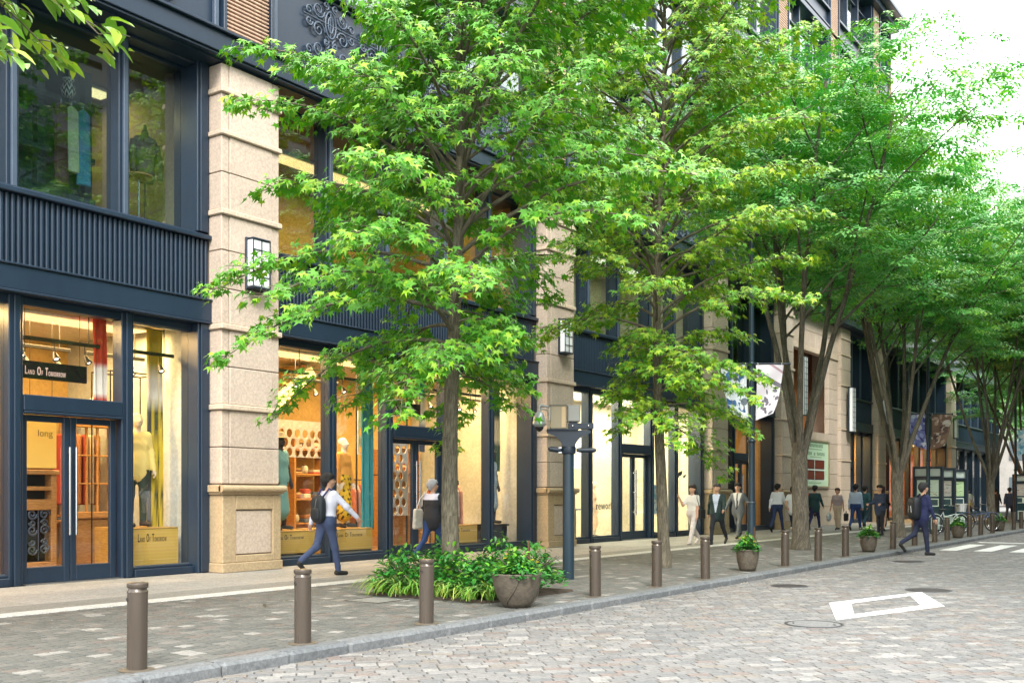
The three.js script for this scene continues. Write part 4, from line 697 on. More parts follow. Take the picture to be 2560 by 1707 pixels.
// middle shop: stair stringer, rails, garments, bags
{
  const t = thing('stair_stringer', 'cream diagonal stair stringer high behind the teal dress window', 'stair', [0, 0, 0]); const g = cb(-1.6, 1.6, -0.14, 0.14, -0.05, 0.05, 0.01); g.rotateZ(0.62); g.translate(15.9, 3.3, -2.4); obj('stringer', g, M.paleWall, t);
  const S = []; for (let i = 0; i < 8; i++) S.push(cb(14.75 + i * 0.32, 15.1 + i * 0.32, 2.72 + i * 0.228, 2.76 + i * 0.228, -3.3, -2.46, 0.006)); S.forEach(q => obj('tread', q, M.wood, t));
  const tones = [[0.55, 0.2, 0.14], [0.62, 0.33, 0.24], [0.35, 0.1, 0.08], [0.6, 0.5, 0.4], [0.10, 0.1, 0.11], [0.55, 0.16, 0.1], [0.48, 0.4, 0.35], [0.6, 0.3, 0.22]], words = ['coral', 'salmon', 'wine red', 'beige', 'charcoal', 'vermilion', 'taupe', 'rose'];
  for (const [x0, n, z, w] of [[19.75, 8, -1.0, 'right of the big tree trunk'], [17.55, 5, -1.6, 'behind the middle shop door']]) {
    const r = thing('clothes_rail', 'black clothes rail ' + w, 'rack', [x0, 0.01, z]); obj('rail', rod([0, 1.72, 0], [n * 0.14, 1.72, 0], 0.014, 6), M.black, r); for (const x of [0, n * 0.14]) { obj('post', rod([x, 0.0, 0], [x, 1.72, 0], 0.014, 6), M.black, r); obj('foot', rod([x, 0.02, -0.25], [x, 0.02, 0.25], 0.014, 6), M.black, r); }
    for (let k = 0; k < n; k++) { const q = thing('hanging_garment', words[k] + ' garment on the clothes rail ' + w, 'garment', [x0 + 0.07 + k * 0.14, 0, z]); const L = 0.75 + 0.12 * ((k * 5) % 3), sh = new THREE.Shape(); sh.moveTo(-0.22, 1.45); sh.lineTo(-0.08, 1.6); sh.lineTo(0.08, 1.6); sh.lineTo(0.22, 1.45); sh.lineTo(0.24, 1.6 - L); sh.lineTo(-0.24, 1.6 - L); const gg = new THREE.ExtrudeGeometry(sh, { depth: 0.03, bevelEnabled: true, bevelSize: 0.02, bevelThickness: 0.015, bevelSegments: 1 }); gg.rotateY(1.2); obj('cloth', metreUV(flat(gg)), mat(tones[k], 0.9, { map: T_cloth }), q); obj('hanger', rod([0, 1.6, 0], [0, 1.74, 0], 0.006, 5), M.chrome, q); }
  }
  const sh = thing('wall_shelf', 'wooden wall shelf with framing in the middle shop, right of the trunk', 'shelf', [20.4, 0, -2.6]); obj('board', cb(-0.7, 0.7, 1.86, 1.9, -0.2, 0.2, 0.006), M.woodDark, sh); for (const x of [-0.66, 0.66]) obj('bracket', cb(x - 0.02, x + 0.02, 0.01, 1.86, -0.02, 0.02, 0.004), M.woodDark, sh);
  const bag = (x, y, z, c, label, s = 1) => { const b = thing('handbag', label, 'bag', [x, y, z]); const g = cb(-0.16 * s, 0.16 * s, 0, 0.2 * s, -0.06 * s, 0.06 * s, 0.03 * s); obj('body', g, mat(c, 0.5, { map: T_cloth }), b); const p = []; for (let i = 0; i <= 10; i++) { const a = Math.PI * i / 10; p.push(V(Math.cos(a) * 0.09 * s, 0.2 * s + Math.sin(a) * 0.2 * s, 0)); } obj('handle', tube(p, 0.01, 5), mat(c, 0.5), b); };
  bag(20.75, 1.905, -2.55, [0.32, 0.10, 0.03], 'brown handbag on the wooden wall shelf'); bag(20.15, 0.645, -0.85, [0.62, 0.24, 0.04], 'orange handbag on the plinth under the clothes rail', 1.5);
  const fr = thing('window_wood_frame', 'glazed wooden inner door behind the middle shop door', 'door', [19.15, 0.01, -1.4]);
  obj('frame', [cb(-0.42, -0.32, 0, 2.5, -0.05, 0.05, 0.01), cb(0.32, 0.42, 0, 2.5, -0.05, 0.05, 0.01), cb(-0.32, 0.32, 2.38, 2.5, -0.05, 0.05, 0.01), cb(-0.32, 0.32, 0, 0.9, -0.05, 0.05, 0.01)], M.wood, fr); for (const y of [1.4, 1.9]) obj('glazing_bar', cb(-0.32, 0.32, y - 0.015, y + 0.015, -0.03, 0.03, 0.004), M.wood, fr); obj('glazing_bar', cb(-0.015, 0.015, 0.9, 2.38, -0.03, 0.03, 0.004), M.wood, fr);
}
// cream shop: lettering on the glass, tables, dress, posters
{
  const font = await new FontLoader().loadAsync('fonts/droid/droid_sans_bold.typeface.json');
  const g = new TextGeometry('rework', { font, size: 0.20, depth: 0.004, curveSegments: 4 }); g.computeBoundingBox(); g.scale(1.05 / g.boundingBox.max.x, 1, 1); g.translate(26.5, 0.95, -0.288); const t = obj('window_lettering', g, mat([0.08, 0.08, 0.07], 0.6)); tag(t, 'dark vinyl lettering low on the cream shop window', 'lettering');
  const tab = (x, z, w, h, c, label) => { const t2 = thing('display_table', label, 'table', [x, 0.01, z]); obj('tabletop', cb(-w, w, h - 0.04, h, -0.3, 0.3, 0.01), c, t2); obj('leg', cb(-0.03, 0.03, 0.03, h - 0.041, -0.03, 0.03, 0.006), c, t2); obj('base', cb(-0.2, 0.2, 0, 0.029, -0.2, 0.2, 0.006), c, t2); };
  tab(27.0, -1.3, 0.3, 0.95, M.iron, 'grey pedestal table behind the window lettering'); tab(25.6, -1.4, 0.35, 0.8, M.white, 'white pedestal table in the leftmost cream shop window'); tab(31.9, -1.3, 0.4, 0.8, M.white, 'white pedestal table in the rightmost cream shop window');
  for (let k = 0; k < 4; k++) { const b = thing('folded_shirt', ['white', 'beige', 'peach', 'sand'][k] + ' folded shirt on the cream shop shelf', 'shirt', [29.05, 0.52 + k * 0.42, -2.3]); obj('folded_body', cb(-0.2, 0.2, 0, 0.08, -0.15, 0.15, 0.025), mat([[0.75, 0.74, 0.7], [0.6, 0.5, 0.35], [0.7, 0.42, 0.28], [0.62, 0.55, 0.42]][k], 0.9, { map: T_cloth }), b); obj('collar', cb(-0.06, 0.06, 0.078, 0.1, 0.05, 0.13, 0.01), M.white, b); }
  const s = thing('display_shelf', 'pale open shelf of folded shirts in the cream shop', 'shelf', [29.05, 0.01, -2.32]); for (const x of [-0.35, 0.35]) obj('side', cb(x - 0.015, x + 0.015, 0, 2.2, -0.2, 0.2, 0.004), M.paleWall, s); for (let k = 0; k < 5; k++) obj('board', cb(-0.334, 0.334, 0.48 + k * 0.42, 0.5 + k * 0.42, -0.2, 0.2, 0.004), M.paleWall, s);
  mannequin(28.6, 0.011, -1.6, 0.3, 'headless style pale mannequin in beige dress inside the cream shop door', { h: 1.75, skin: [0.6, 0.5, 0.38], top: [0.6, 0.42, 0.28], bottom: [0.6, 0.42, 0.28], bottomKind: 'dress', female: true, cell: 0.016 });
  const bird = new THREE.Shape(); bird.moveTo(0, 0); bird.quadraticCurveTo(0.12, 0.14, 0.26, 0.1); bird.quadraticCurveTo(0.34, 0.2, 0.36, 0.1); bird.quadraticCurveTo(0.30, -0.05, 0.14, -0.04); bird.lineTo(0.02, -0.12); bird.lineTo(0.06, -0.02);
  const bg = new THREE.ExtrudeGeometry(bird, { depth: 0.004, bevelEnabled: false }); for (const [x, y, s2, l] of [[31.95, 2.05, 1.0, 'larger dark bird decal on the cream shop window'], [32.35, 1.98, 0.6, 'smaller dark bird decal on the cream shop window']]) { const b = obj('bird_decal', bg.clone().scale(s2, s2, 1).translate(x, y, -0.288), mat([0.05, 0.06, 0.04], 0.7)); tag(b, l, 'decal'); }
  const po = thing('window_poster', 'pale blue poster low in the cream shop window by the second tree', 'poster', [30.3, 0.75, -0.34]); const tx = print(256, 512, (c, w, h) => { c.fillStyle = '#cfe6f2'; c.fillRect(0, 0, w, h); for (let i = 0; i < 30; i++) { c.fillStyle = ['#7fb4d6', '#eef4f6', '#4f86b0', '#b6d3e2'][i % 4]; c.beginPath(); c.ellipse((i * 83) % w, (i * 137) % h, 20 + (i * 17) % 46, 12 + (i * 29) % 50, i, 0, 7); c.fill(); } }); const pc = card(-0.4, 0.4, 0, 0.95, -0.006, 0.006, mat([1, 1, 1], 0.6, { map: tx }), M.white); pc.name = 'print'; po.add(pc);
}
// upstairs in the leftmost bay: shelving with clothes, vase, dress form
{
  const gm = mat([0.035, 0.055, 0.055], 0.5), y = SILL2 + 0.0, t = thing('shelving_unit', 'dark shelving frame upstairs in the leftmost window', 'shelf', [10.0, y, -1.6]);
  for (const x of [-0.95, 0.12, 1.02]) obj('post', cb(x - 0.07, x + 0.07, 0, 2.9, -0.25, -0.1, 0.006), gm, t); for (const h of [0.55, 1.28, 2.2]) obj('board', cb(-0.95, 1.02, h - 0.05, h + 0.05, -0.26, 0.1, 0.006), gm, t); obj('back', bx(-0.95, 1.02, 0, 2.9, -0.3, -0.262), mat([0.05, 0.07, 0.075], 0.7), t);
  for (const [x, c, l, lab] of [[10.3, [0.12, 0.05, 0.03], 1.35, 'brown dress hanging upstairs'], [10.5, [0.66, 0.68, 0.44], 1.1, 'pale yellow shirt hanging upstairs'], [10.72, [0.07, 0.30, 0.50], 1.28, 'bright blue trousers hanging upstairs']]) { const q = thing('hanging_garment', lab, 'garment', [x, 8.05, -1.42]); const s = new THREE.Shape(); s.moveTo(-0.1, -0.06); s.lineTo(-0.03, 0); s.lineTo(0.03, 0); s.lineTo(0.1, -0.06); s.lineTo(0.12, -l); s.lineTo(-0.1, -l); obj('cloth', metreUV(new THREE.ExtrudeGeometry(s, { depth: 0.04, bevelEnabled: true, bevelSize: 0.015, bevelThickness: 0.02, bevelSegments: 1 })), mat(c, 0.85, { map: T_cloth }), q); obj('hanger', rod([0, 0, 0.02], [0, 0.1, 0.02], 0.006, 5), M.chrome, q); }
  const v = thing('patterned_vase', 'black and white zigzag vase on the upstairs shelf', 'vase', [10.5, SILL2 + 2.255, -1.5]); const vt = print(256, 128, (c, w, h) => { c.fillStyle = '#e6e4da'; c.fillRect(0, 0, w, h); c.strokeStyle = '#15181a'; c.lineWidth = 7; for (let r = 0; r < 6; r++) { c.beginPath(); for (let i = 0; i <= 16; i++) c.lineTo(i * 16, r * 24 + (i % 2) * 22); c.stroke(); } }); obj('body', lathe([[0.0001, 0], [0.07, 0], [0.115, 0.08], [0.12, 0.16], [0.08, 0.26], [0.085, 0.3], [0.075, 0.3], [0.06, 0.25]], 24), mat([1, 1, 1], 0.4, { map: vt }), v); obj('rim', lathe([[0.07, 0.298], [0.1, 0.31], [0.1, 0.33], [0.07, 0.33]], 24), M.white, v);
  const d = thing('dress_form', 'olive jacket on a dress form upstairs, right of the blue trousers', 'dress form', [11.72, SILL2, -1.05]); obj('torso', (() => { const g = lathe([[0.0001, 1.02], [0.13, 1.02], [0.155, 1.1], [0.15, 1.3], [0.185, 1.55], [0.21, 1.68], [0.17, 1.8], [0.06, 1.86], [0.05, 1.93], [0.0001, 1.94]], 24); g.scale(1.25, 1, 0.8); return g; })(), mat([0.16, 0.13, 0.06], 0.9, { map: T_cloth }), d); for (const s of [-1, 1]) obj('sleeve', tube([V(s * 0.23, 1.72, 0), V(s * 0.29, 1.45, 0.02), V(s * 0.28, 1.12, 0.05)], [0.07, 0.062, 0.05], 8), mat([0.16, 0.13, 0.06], 0.9, { map: T_cloth }), d); obj('neck_cap', lathe([[0.05, 1.94], [0.03, 2.0], [0.028, 2.05], [0.0001, 2.06]], 12), M.woodDark, d); obj('stand', [rod([0, 0, 0], [0, 1.02, 0], 0.018), lathe([[0.0001, 0.0], [0.2, 0.0], [0.2, 0.02], [0.02, 0.04]], 20)], M.woodDark, d);
  const tb = thing('round_table', 'small round pale table beside the upstairs dress form', 'table', [11.45, SILL2, -0.85]); obj('tabletop', lathe([[0.0001, 1.0], [0.24, 1.0], [0.25, 1.02], [0.24, 1.04], [0.0001, 1.04]], 28), M.wood, tb); obj('leg', rod([0, 0.02, 0], [0, 1.0, 0], 0.015), M.chrome, tb); obj('foot', lathe([[0.0001, 0], [0.16, 0], [0.16, 0.015], [0.02, 0.03]], 20), M.black, tb);
}
// wall shelves with goods deeper in the shops
{
  const r = rng(606), words = ['folded knit', 'shoe box', 'straw hat', 'ceramic jar', 'folded denim', 'leather pouch', 'gift box', 'folded linen'], tones = [[0.55, 0.35, 0.2], [0.2, 0.12, 0.08], [0.65, 0.55, 0.35], [0.6, 0.6, 0.55], [0.08, 0.12, 0.2], [0.3, 0.13, 0.05], [0.45, 0.08, 0.06], [0.62, 0.58, 0.48]].map(c => mat(c, 0.8, { map: T_cloth }));
  for (const [x0, x1, z, ys, where] of [[8.2, 9.6, -3.9, [0.7, 1.3, 1.9, 2.5], 'behind the leftmost doors'], [10.9, 12.0, -3.9, [0.9, 1.6, 2.3], 'behind the yellow shirt mannequin'], [14.2, 15.6, -3.9, [0.7, 1.3, 1.9], 'behind the teal dress mannequin'], [16.0, 17.3, -3.9, [0.7, 1.3, 1.9, 2.5], 'behind the orange blouse mannequin'], [17.9, 19.0, -3.9, [0.7, 1.3, 1.9, 2.5], 'deep behind the middle shop door'], [21.0, 22.6, -3.9, [0.7, 1.4, 2.1], 'right end of the middle shop']]) {
    const s = thing('wall_shelves', 'wooden wall shelves ' + where, 'shelf', [0, 0, z]);
    for (const x of [x0, x1]) obj('side', cb(x - 0.03, x + 0.03, 0.01, ys[ys.length - 1] + 0.5, -0.25, 0.2, 0.006), M.wood, s);
    ys.forEach((y, yi) => {
      obj('board', cb(x0 + 0.031, x1 - 0.031, y - 0.04, y, -0.25, 0.2, 0.006), M.wood, s);
      for (let x = x0 + 0.2, k = 0; x < x1 - 0.15; x += 0.3, k++) {
        const kind = Math.floor(r() * 8), t = thing(words[kind].replace(' ', '_'), `${words[kind]} on the ${ORDS[yi]} shelf up ${where}, ${ORDS[k]} along`, words[kind].split(' ').pop(), [x, y, z]), h = 0.08 + r() * 0.16;
        if (kind === 2) { obj('crown_part', lathe([[0.0001, 0.1], [0.07, 0.1], [0.085, 0.08], [0.09, 0.01]], 16), tones[2], t); obj('brim', lathe([[0.09, 0.005], [0.15, 0.012], [0.15, 0.005], [0.0001, 0.001]], 20), tones[2], t); }
        else if (kind === 3) { obj('jar', lathe([[0.0001, 0], [0.06, 0], [0.09, 0.08], [0.08, 0.17], [0.05, 0.2], [0.0001, 0.2]], 16), tones[3], t); obj('lid', lathe([[0.052, 0.2], [0.055, 0.22], [0.0001, 0.235]], 16), tones[1], t); }
        else { obj('lower', cb(-0.11, 0.11, 0, h * 0.48, -0.1, 0.12, kind === 1 || kind === 6 ? 0.004 : 0.018), tones[kind], t); obj('upper', cb(-0.105, 0.108, h * 0.49, h, -0.095, 0.115, kind === 1 || kind === 6 ? 0.004 : 0.018), tones[(kind * 3 + 1) % 8], t); }
      }
    });
  }
  for (const [x, z, c, l] of [[9.3, -2.6, [0.62, 0.2, 0.1], 'red paper lamp shade hanging behind the leftmost doors'], [11.6, -2.4, [0.75, 0.7, 0.6], 'cream paper lamp shade hanging behind the yellow shirt'], [15.2, -2.9, [0.3, 0.16, 0.06], 'brown cone lamp shade behind the teal dress']]) { const t = thing('pendant_shade', l, 'lamp shade', [x, 2.9, z]); obj('shade', lathe([[0.06, 0.3], [0.2, 0.0], [0.195, 0.0], [0.055, 0.3]], 20), mat(c, 0.8, { side: THREE.DoubleSide }), t); obj('cord', rod([0, 0.3, 0], [0, 1.5, 0], 0.005, 5), M.black, t); }
}
// ---------- leaves ----------
function leafMat(c, trans = 0.45, rough = 0.75) { const m = mat(c, rough, { transmission: trans, thickness: 0, side: THREE.DoubleSide }); return m; }
function fan(outline, centre, bend) {                         // a leaf blade: fan from its centre, curved by bend(x,z)->y; lies in xz, tip towards +z
  const pos = [], idx = []; pos.push(centre[0], bend(...centre), centre[1]); for (const [x, z] of outline) pos.push(x, bend(x, z), z);
  for (let i = 1; i <= outline.length; i++) idx.push(0, i % outline.length + 1, i);
  const g = new THREE.BufferGeometry(); g.setAttribute('position', new THREE.Float32BufferAttribute(pos, 3)); g.setIndex(idx); g.computeVertexNormals(); return g;
}
const makeStar = (k, bend, skew) => { const o = [], tips = [[-125 + skew, 0.5 * k], [-58, 0.82], [skew * 0.5, 1], [58 - skew, 0.82 / k ** 0.3], [125, 0.5]]; tips.forEach(([a, r], i) => { o.push([Math.sin(rad(a)) * r, Math.cos(rad(a)) * r]); const b = i < 4 ? (a + tips[i + 1][0]) / 2 : 180, q = i < 4 ? 0.33 : 0.12; o.push([Math.sin(rad(b)) * q, Math.cos(rad(b)) * q]); }); return fan(o, [0, 0.06], (x, z) => -bend * (x * x + z * z) + (0.3 - bend * 0.6) * Math.abs(x) + 0.06 * skew / 10 * x * z); }, starLeaves = [makeStar(1, 0.26, 0), makeStar(0.8, 0.42, 9), makeStar(1.15, 0.12, -11)], starLeaf = starLeaves[0];
const ovalLeaf = (() => fan([[0, -0.5], [0.2, -0.3], [0.27, 0], [0.16, 0.35], [0, 0.62], [-0.16, 0.35], [-0.27, 0], [-0.2, -0.3]], [0, 0], (x, z) => 0.35 * Math.abs(x) - 0.22 * z * z))();
const diamondLeaf = (x, z, a, l, w) => { const c = Math.cos(a), s = Math.sin(a), P = (u, v, y) => [x + u * c + v * s, y + Math.sin(x * 90 + a * 3) * 0.03, z - u * s + v * c]; return [P(0, 0, 0), P(w, l * 0.45, -0.01), P(0, l, -0.035), P(-w, l * 0.45, -0.01)]; };
const sprayGeo = (() => { const pos = [], idx = []; const add = q => { const b = pos.length / 3; q.forEach(v => pos.push(...v)); idx.push(b, b + 1, b + 2, b, b + 2, b + 3); }; const r = rng(4); for (let i = 0; i < 6; i++) for (const s of [-1, 1]) add(diamondLeaf((r() - 0.5) * 0.1, 0.0 + i * 0.062 + r() * 0.05, s * (0.35 + r() * 1.1), 0.085 + r() * 0.035, 0.022 + r() * 0.008)); add(diamondLeaf(0, 0.38, 0, 0.09, 0.024)); const g = new THREE.BufferGeometry(); g.setAttribute('position', new THREE.Float32BufferAttribute(pos, 3)); g.setIndex(idx); g.computeVertexNormals(); return g; })();
function place(pos, tip, up, s) { const z = tip.clone().normalize(), x = up.clone().cross(z).normalize(), y = z.clone().cross(x); return new THREE.Matrix4().makeBasis(x.multiplyScalar(s), y.multiplyScalar(s), z.multiplyScalar(s)).setPosition(pos); }
function crown(name, geo, material, list, parent) {           // list of {m, c}
  const I = new THREE.InstancedMesh(geo, material, list.length); list.forEach((e, i) => { I.setMatrixAt(i, e.m); I.setColorAt(i, e.c); }); I.name = name; I.userData.kind = 'stuff'; shade(I); parent.add(I); return I;
}
const leafTone = (r, base, spread) => { const k = 1 + (r() - 0.5) * spread, y = (r() - 0.5) * spread; return new THREE.Color().setRGB(base[0] * k * (1 + y * 0.8), base[1] * k, base[2] * k * (1 - y * 0.6)); };
// ---------- bollards ----------
const BOL = [5.15, 6.95, 8.77, 12.39, 14.23, 15.99, 19.69, 21.63, 23.49, 27.42, 29.6, 31.89, 33.49, 36.68, 38.52, 40.61, 44.96, 46.67];
const bolBody = lathe([[0.079, 0.0], [0.079, 0.615], [0.081, 0.617], [0.081, 0.632], [0.072, 0.637], [0.072, 0.655]], 28), bolCap = lathe([[0.072, 0.655], [0.083, 0.658], [0.083, 0.69], [0.078, 0.699], [0.0001, 0.702]], 28), bolFoot = lathe([[0.079, 0.0], [0.14, 0.0], [0.14, 0.006], [0.079, 0.012]], 24);
const bolHole = (() => { const g = lathe([[0.016, 0.0], [0.016, 0.005], [0.012, 0.006], [0.012, -0.02], [0.0001, -0.02]], 12); g.rotateX(Math.PI / 2); g.translate(0, 0.565, 0.0785); g.rotateY(-0.75); return g; })();
const ORD = ['first', 'second', 'third', 'fourth', 'fifth', 'sixth', 'seventh', 'eighth', 'ninth', 'tenth', 'eleventh', 'twelfth', 'thirteenth', 'fourteenth', 'fifteenth', 'sixteenth', 'seventeenth', 'eighteenth'];
BOL.forEach((x, i) => {
  const t = thing('bollard', i === 0 ? 'nearest brown steel bollard, in front of the leftmost glass doors' : `brown steel bollard on the kerb, ${ORD[i]} from the left`, 'bollard', [x, 0, 7.9], FACE + (i * 37 % 11 - 5) * 0.03, 'brown steel bollards along the kerb');
  t.rotation.z = ((i * 53) % 7 - 3) * 0.003; obj('post', bolBody, M.bollard, t); obj('cap', bolCap, M.bollard, t); obj('hole', bolHole, M.black, t); obj('foot_ring', bolFoot, M.pot, t);
});
// ---------- planted bowls ----------
function bushLeaves(r, n, c0, rad3, size, base, spread) {
  const L = []; for (let i = 0; i < n; i++) { const a = r() * 6.283, u = Math.sqrt(r()), e = r(), k = 0.55 + 0.45 * r(), p = V(c0.x + Math.cos(a) * u * rad3[0] * k, c0.y + (1 - u * u * 0.8) * rad3[1] * (0.35 + 0.65 * e), c0.z + Math.sin(a) * u * rad3[2] * k), out = V(Math.cos(a) * u, 0.35 - e * 0.5, Math.sin(a) * u).addScaledVector(V(r() - 0.5, r() - 0.5, r() - 0.5), 0.9), up = V(Math.cos(a) * u * 0.5 + (r() - 0.5) * 0.8, 1, Math.sin(a) * u * 0.5 + (r() - 0.5) * 0.8); L.push({ m: place(p, out, up, size * (0.7 + 0.6 * r())), c: leafTone(r, base, spread) }); } return L;
}
const shrubMat = leafMat([1, 1, 1], 0.3, 0.42), SHRUB = [0.035, 0.21, 0.025], FRESH = [0.14, 0.36, 0.02];
function flower(x, y, z, s, c, parent) { const L = []; for (let i = 0; i < 6; i++) { const g = ball(0, 0, 0.55, 0.34, 0.1, 0.5, 6, 4); g.rotateX(-0.3); g.rotateY(i * 1.047); L.push(g); } L.push(ball(0, 0.12, 0, 0.25, 0.18, 0.25, 6, 5)); const g = merge(L); g.scale(s, s, s); g.translate(x, y, z); obj('flower', g, c, parent); }
function planter(x, z, bowl, seed, label, plant, flowers) {
  const t = thing('planter_pot', label, 'planter', [x, 0, z]), r = rng(seed);
  const prof = bowl ? [[0.0001, 0.0], [0.15, 0.0], [0.2, 0.06], [0.262, 0.18], [0.296, 0.3], [0.31, 0.40], [0.318, 0.415], [0.312, 0.425], [0.288, 0.42], [0.28, 0.38], [0.0001, 0.37]] : [[0.0001, 0], [0.135, 0], [0.16, 0.06], [0.195, 0.2], [0.205, 0.32], [0.21, 0.37], [0.225, 0.38], [0.222, 0.395], [0.195, 0.39], [0.19, 0.35], [0.0001, 0.34]];
  obj('pot', lathe(prof, 40), M.pot, t);
  if (bowl) for (const a of [0.4, 2.5, 4.6]) { const p = []; for (let i = 0; i <= 8; i++) { const k = i / 8, y = 0.02 + 0.36 * k, q = prof.slice(1, 6), s = [0.172, 0.21, 0.245, 0.27, 0.285, 0.297, 0.303, 0.307, 0.311][i], an = a + 0.9 * (1 - k) * (1 - k); p.push(V(Math.cos(an) * s, y, Math.sin(an) * s)); } obj('seam', tube(p, 0.007, 5), M.pot, t); }
  obj('soil', lathe([[0.0001, bowl ? 0.385 : 0.36], [bowl ? 0.28 : 0.19, bowl ? 0.375 : 0.35]], 20), M.soil, t);
  const p = thing('potted_plant', plant, 'plant', [x, bowl ? 0.37 : 0.345, z]), R = bowl ? 0.36 : 0.26;
  for (let i = 0; i < 9; i++) { const a = r() * 6.283; obj('stem', tube([V(0, 0, 0), V(Math.cos(a) * 0.1, 0.12, Math.sin(a) * 0.1), V(Math.cos(a) * R * 0.7, 0.2 + 0.1 * r(), Math.sin(a) * R * 0.7)], [0.008, 0.006, 0.003], 5), M.barkGrey, p); }
  crown('foliage', ovalLeaf, shrubMat, [...bushLeaves(r, bowl ? 420 : 260, V(0, -0.03, 0), [R * 1.12, bowl ? 0.3 : 0.32, R * 1.12], 0.085, SHRUB, 0.7), ...bushLeaves(r, 120, V(0, 0.02, 0), [R, 0.34, R], 0.075, FRESH, 0.6)], p);
  for (let i = 0; i < flowers[0]; i++) { const a = r() * 6.283, u = 0.3 + 0.5 * r(); flower(Math.cos(a) * R * u, 0.3 - 0.12 * u + (r() - 0.5) * 0.06, Math.sin(a) * R * u, 0.022 + r() * 0.012, flowers[1], p); }
  if (bowl || seed === 32) obj('stake', cb(0.16, 0.19, 0.0, 0.45, 0.05, 0.07, 0.004), M.woodDark, p);
}
const yel = mat([0.75, 0.5, 0.03], 0.7), whi = mat([0.8, 0.8, 0.74], 0.7);
planter(10.7, 7.76, true, 31, 'wide bronze bowl planter beside the shrub bed', 'leafy green plant with small yellow flowers in the wide bowl', [5, yel]);
planter(18.14, 7.76, false, 32, 'brown pot at the foot of the banner pole nearest the grey suited man', 'green plant with yellow flowers in the pot by the banner pole', [9, yel]);
planter(25.77, 7.76, false, 33, 'brown pot right of the zelkova trunk with a dark leafy plant', 'dark leafy plant with white flowers in the pot beyond the zelkova', [5, whi]);
planter(35.64, 7.76, false, 34, 'dark pot in front of the white bicycle', 'bushy plant with pale flowers in front of the white bicycle', [8, whi]);
planter(43.08, 7.7, false, 35, 'farthest dark pot near the black wheel of the second bicycle', 'pale flowering plant in the farthest pot', [14, whi]);
// ---------- shrub bed round the nearest tree ----------
{
  const bed = structGroup('planting_bed'); obj('soil', cb(10.86, 12.94, -0.05, 0.03, 5.12, 7.24, 0.03), M.soil, bed);
  const r = rng(91), spots = [[11.15, 5.55, 0.5, 0.62], [11.35, 6.25, 0.5, 0.6], [11.2, 6.85, 0.42, 0.5], [12.05, 5.5, 0.5, 0.66], [12.3, 6.9, 0.55, 0.66], [12.5, 6.2, 0.5, 0.7], [11.75, 7.0, 0.45, 0.55]];
  const words = ['front left of', 'front of', 'front right of', 'behind and left of', 'right of', 'behind', 'just right of'];
  spots.forEach(([x, z, R, h], i) => {
    const t = thing('shrub', `glossy green shrub ${words[i]} the nearest tree trunk`, 'shrub', [x, 0.025, z], 0, 'glossy shrubs round the nearest tree');
    for (let k = 0; k < 8; k++) { const a = r() * 6.283; obj('stem', tube([V(0, 0, 0), V(Math.cos(a) * 0.1, h * 0.4, Math.sin(a) * 0.1), V(Math.cos(a) * R * 0.75, h * 0.75, Math.sin(a) * R * 0.75)], [0.012, 0.008, 0.004], 5), M.barkGrey, t); }
    crown('foliage', ovalLeaf, shrubMat, [...bushLeaves(r, 620, V(0, 0.05, 0), [R * 1.1, h, R * 1.1], 0.082, SHRUB, 0.8), ...bushLeaves(r, 120, V(0, 0.1, 0), [R * 1.12, h * 1.08, R * 1.12], 0.075, FRESH, 0.6)], t);
  });
  const grassMat = leafMat([1, 1, 1], 0.35, 0.6); grassMat.vertexColors = true;
  const clump = seed => {
    const q = rng(seed), pos = [], col = [], idx = [];
    for (let b = 0; b < 46; b++) {
      const a = q() * 6.283, L = 0.22 + q() * 0.2, w = 0.006 + q() * 0.005, up = 1.0 + q() * 0.45, base = pos.length / 3, k = 0.7 + q() * 0.6, y = q() < 0.3 ? 1 : 0; let x = Math.cos(a) * 0.03 * q(), yy = 0, z = Math.sin(a) * 0.03 * q(), an = up;
      for (let i = 0; i <= 6; i++) { const ww = w * (1 - (i / 6) ** 2 * 0.85); pos.push(x - Math.sin(a) * ww, yy, z + Math.cos(a) * ww, x + Math.sin(a) * ww, yy, z - Math.cos(a) * ww); for (let e = 0; e < 2; e++) col.push(...(y ? [0.36 * k, 0.46 * k, 0.06 * k] : [0.13 * k, 0.32 * k, 0.02 * k])); x += Math.cos(a) * Math.cos(an) * L / 6; z += Math.sin(a) * Math.cos(an) * L / 6; yy += Math.sin(an) * L / 6; an -= 0.36 + q() * 0.12; if (yy < 0.01) yy = 0.01; if (i < 6) { const c = base + i * 2; idx.push(c, c + 1, c + 2, c + 2, c + 1, c + 3); } }
    }
    const g = new THREE.BufferGeometry(); g.setAttribute('position', new THREE.Float32BufferAttribute(pos, 3)); g.setAttribute('color', new THREE.Float32BufferAttribute(col, 3)); g.setIndex(idx); g.computeVertexNormals(); return g;
  }, C = [clump(1), clump(2), clump(3)];
  for (let i = 0; i < 26; i++) { const front = i < 18, x = front ? 10.92 + r() * 0.22 : 11.2 + r() * 1.6, z = front ? 5.2 + (i / 17) * 1.95 : 5.16 + r() * 0.1; const o = obj('grass_clump', C[i % 3], grassMat); o.position.set(x, 0.025, z); o.rotation.y = r() * 6.28; o.scale.setScalar(1.2 + r() * 0.45); tag(o, 'clump of arching yellow green strap leaves edging the shrub bed', 'grass clump', 'arching grass clumps edging the shrub bed'); }
}
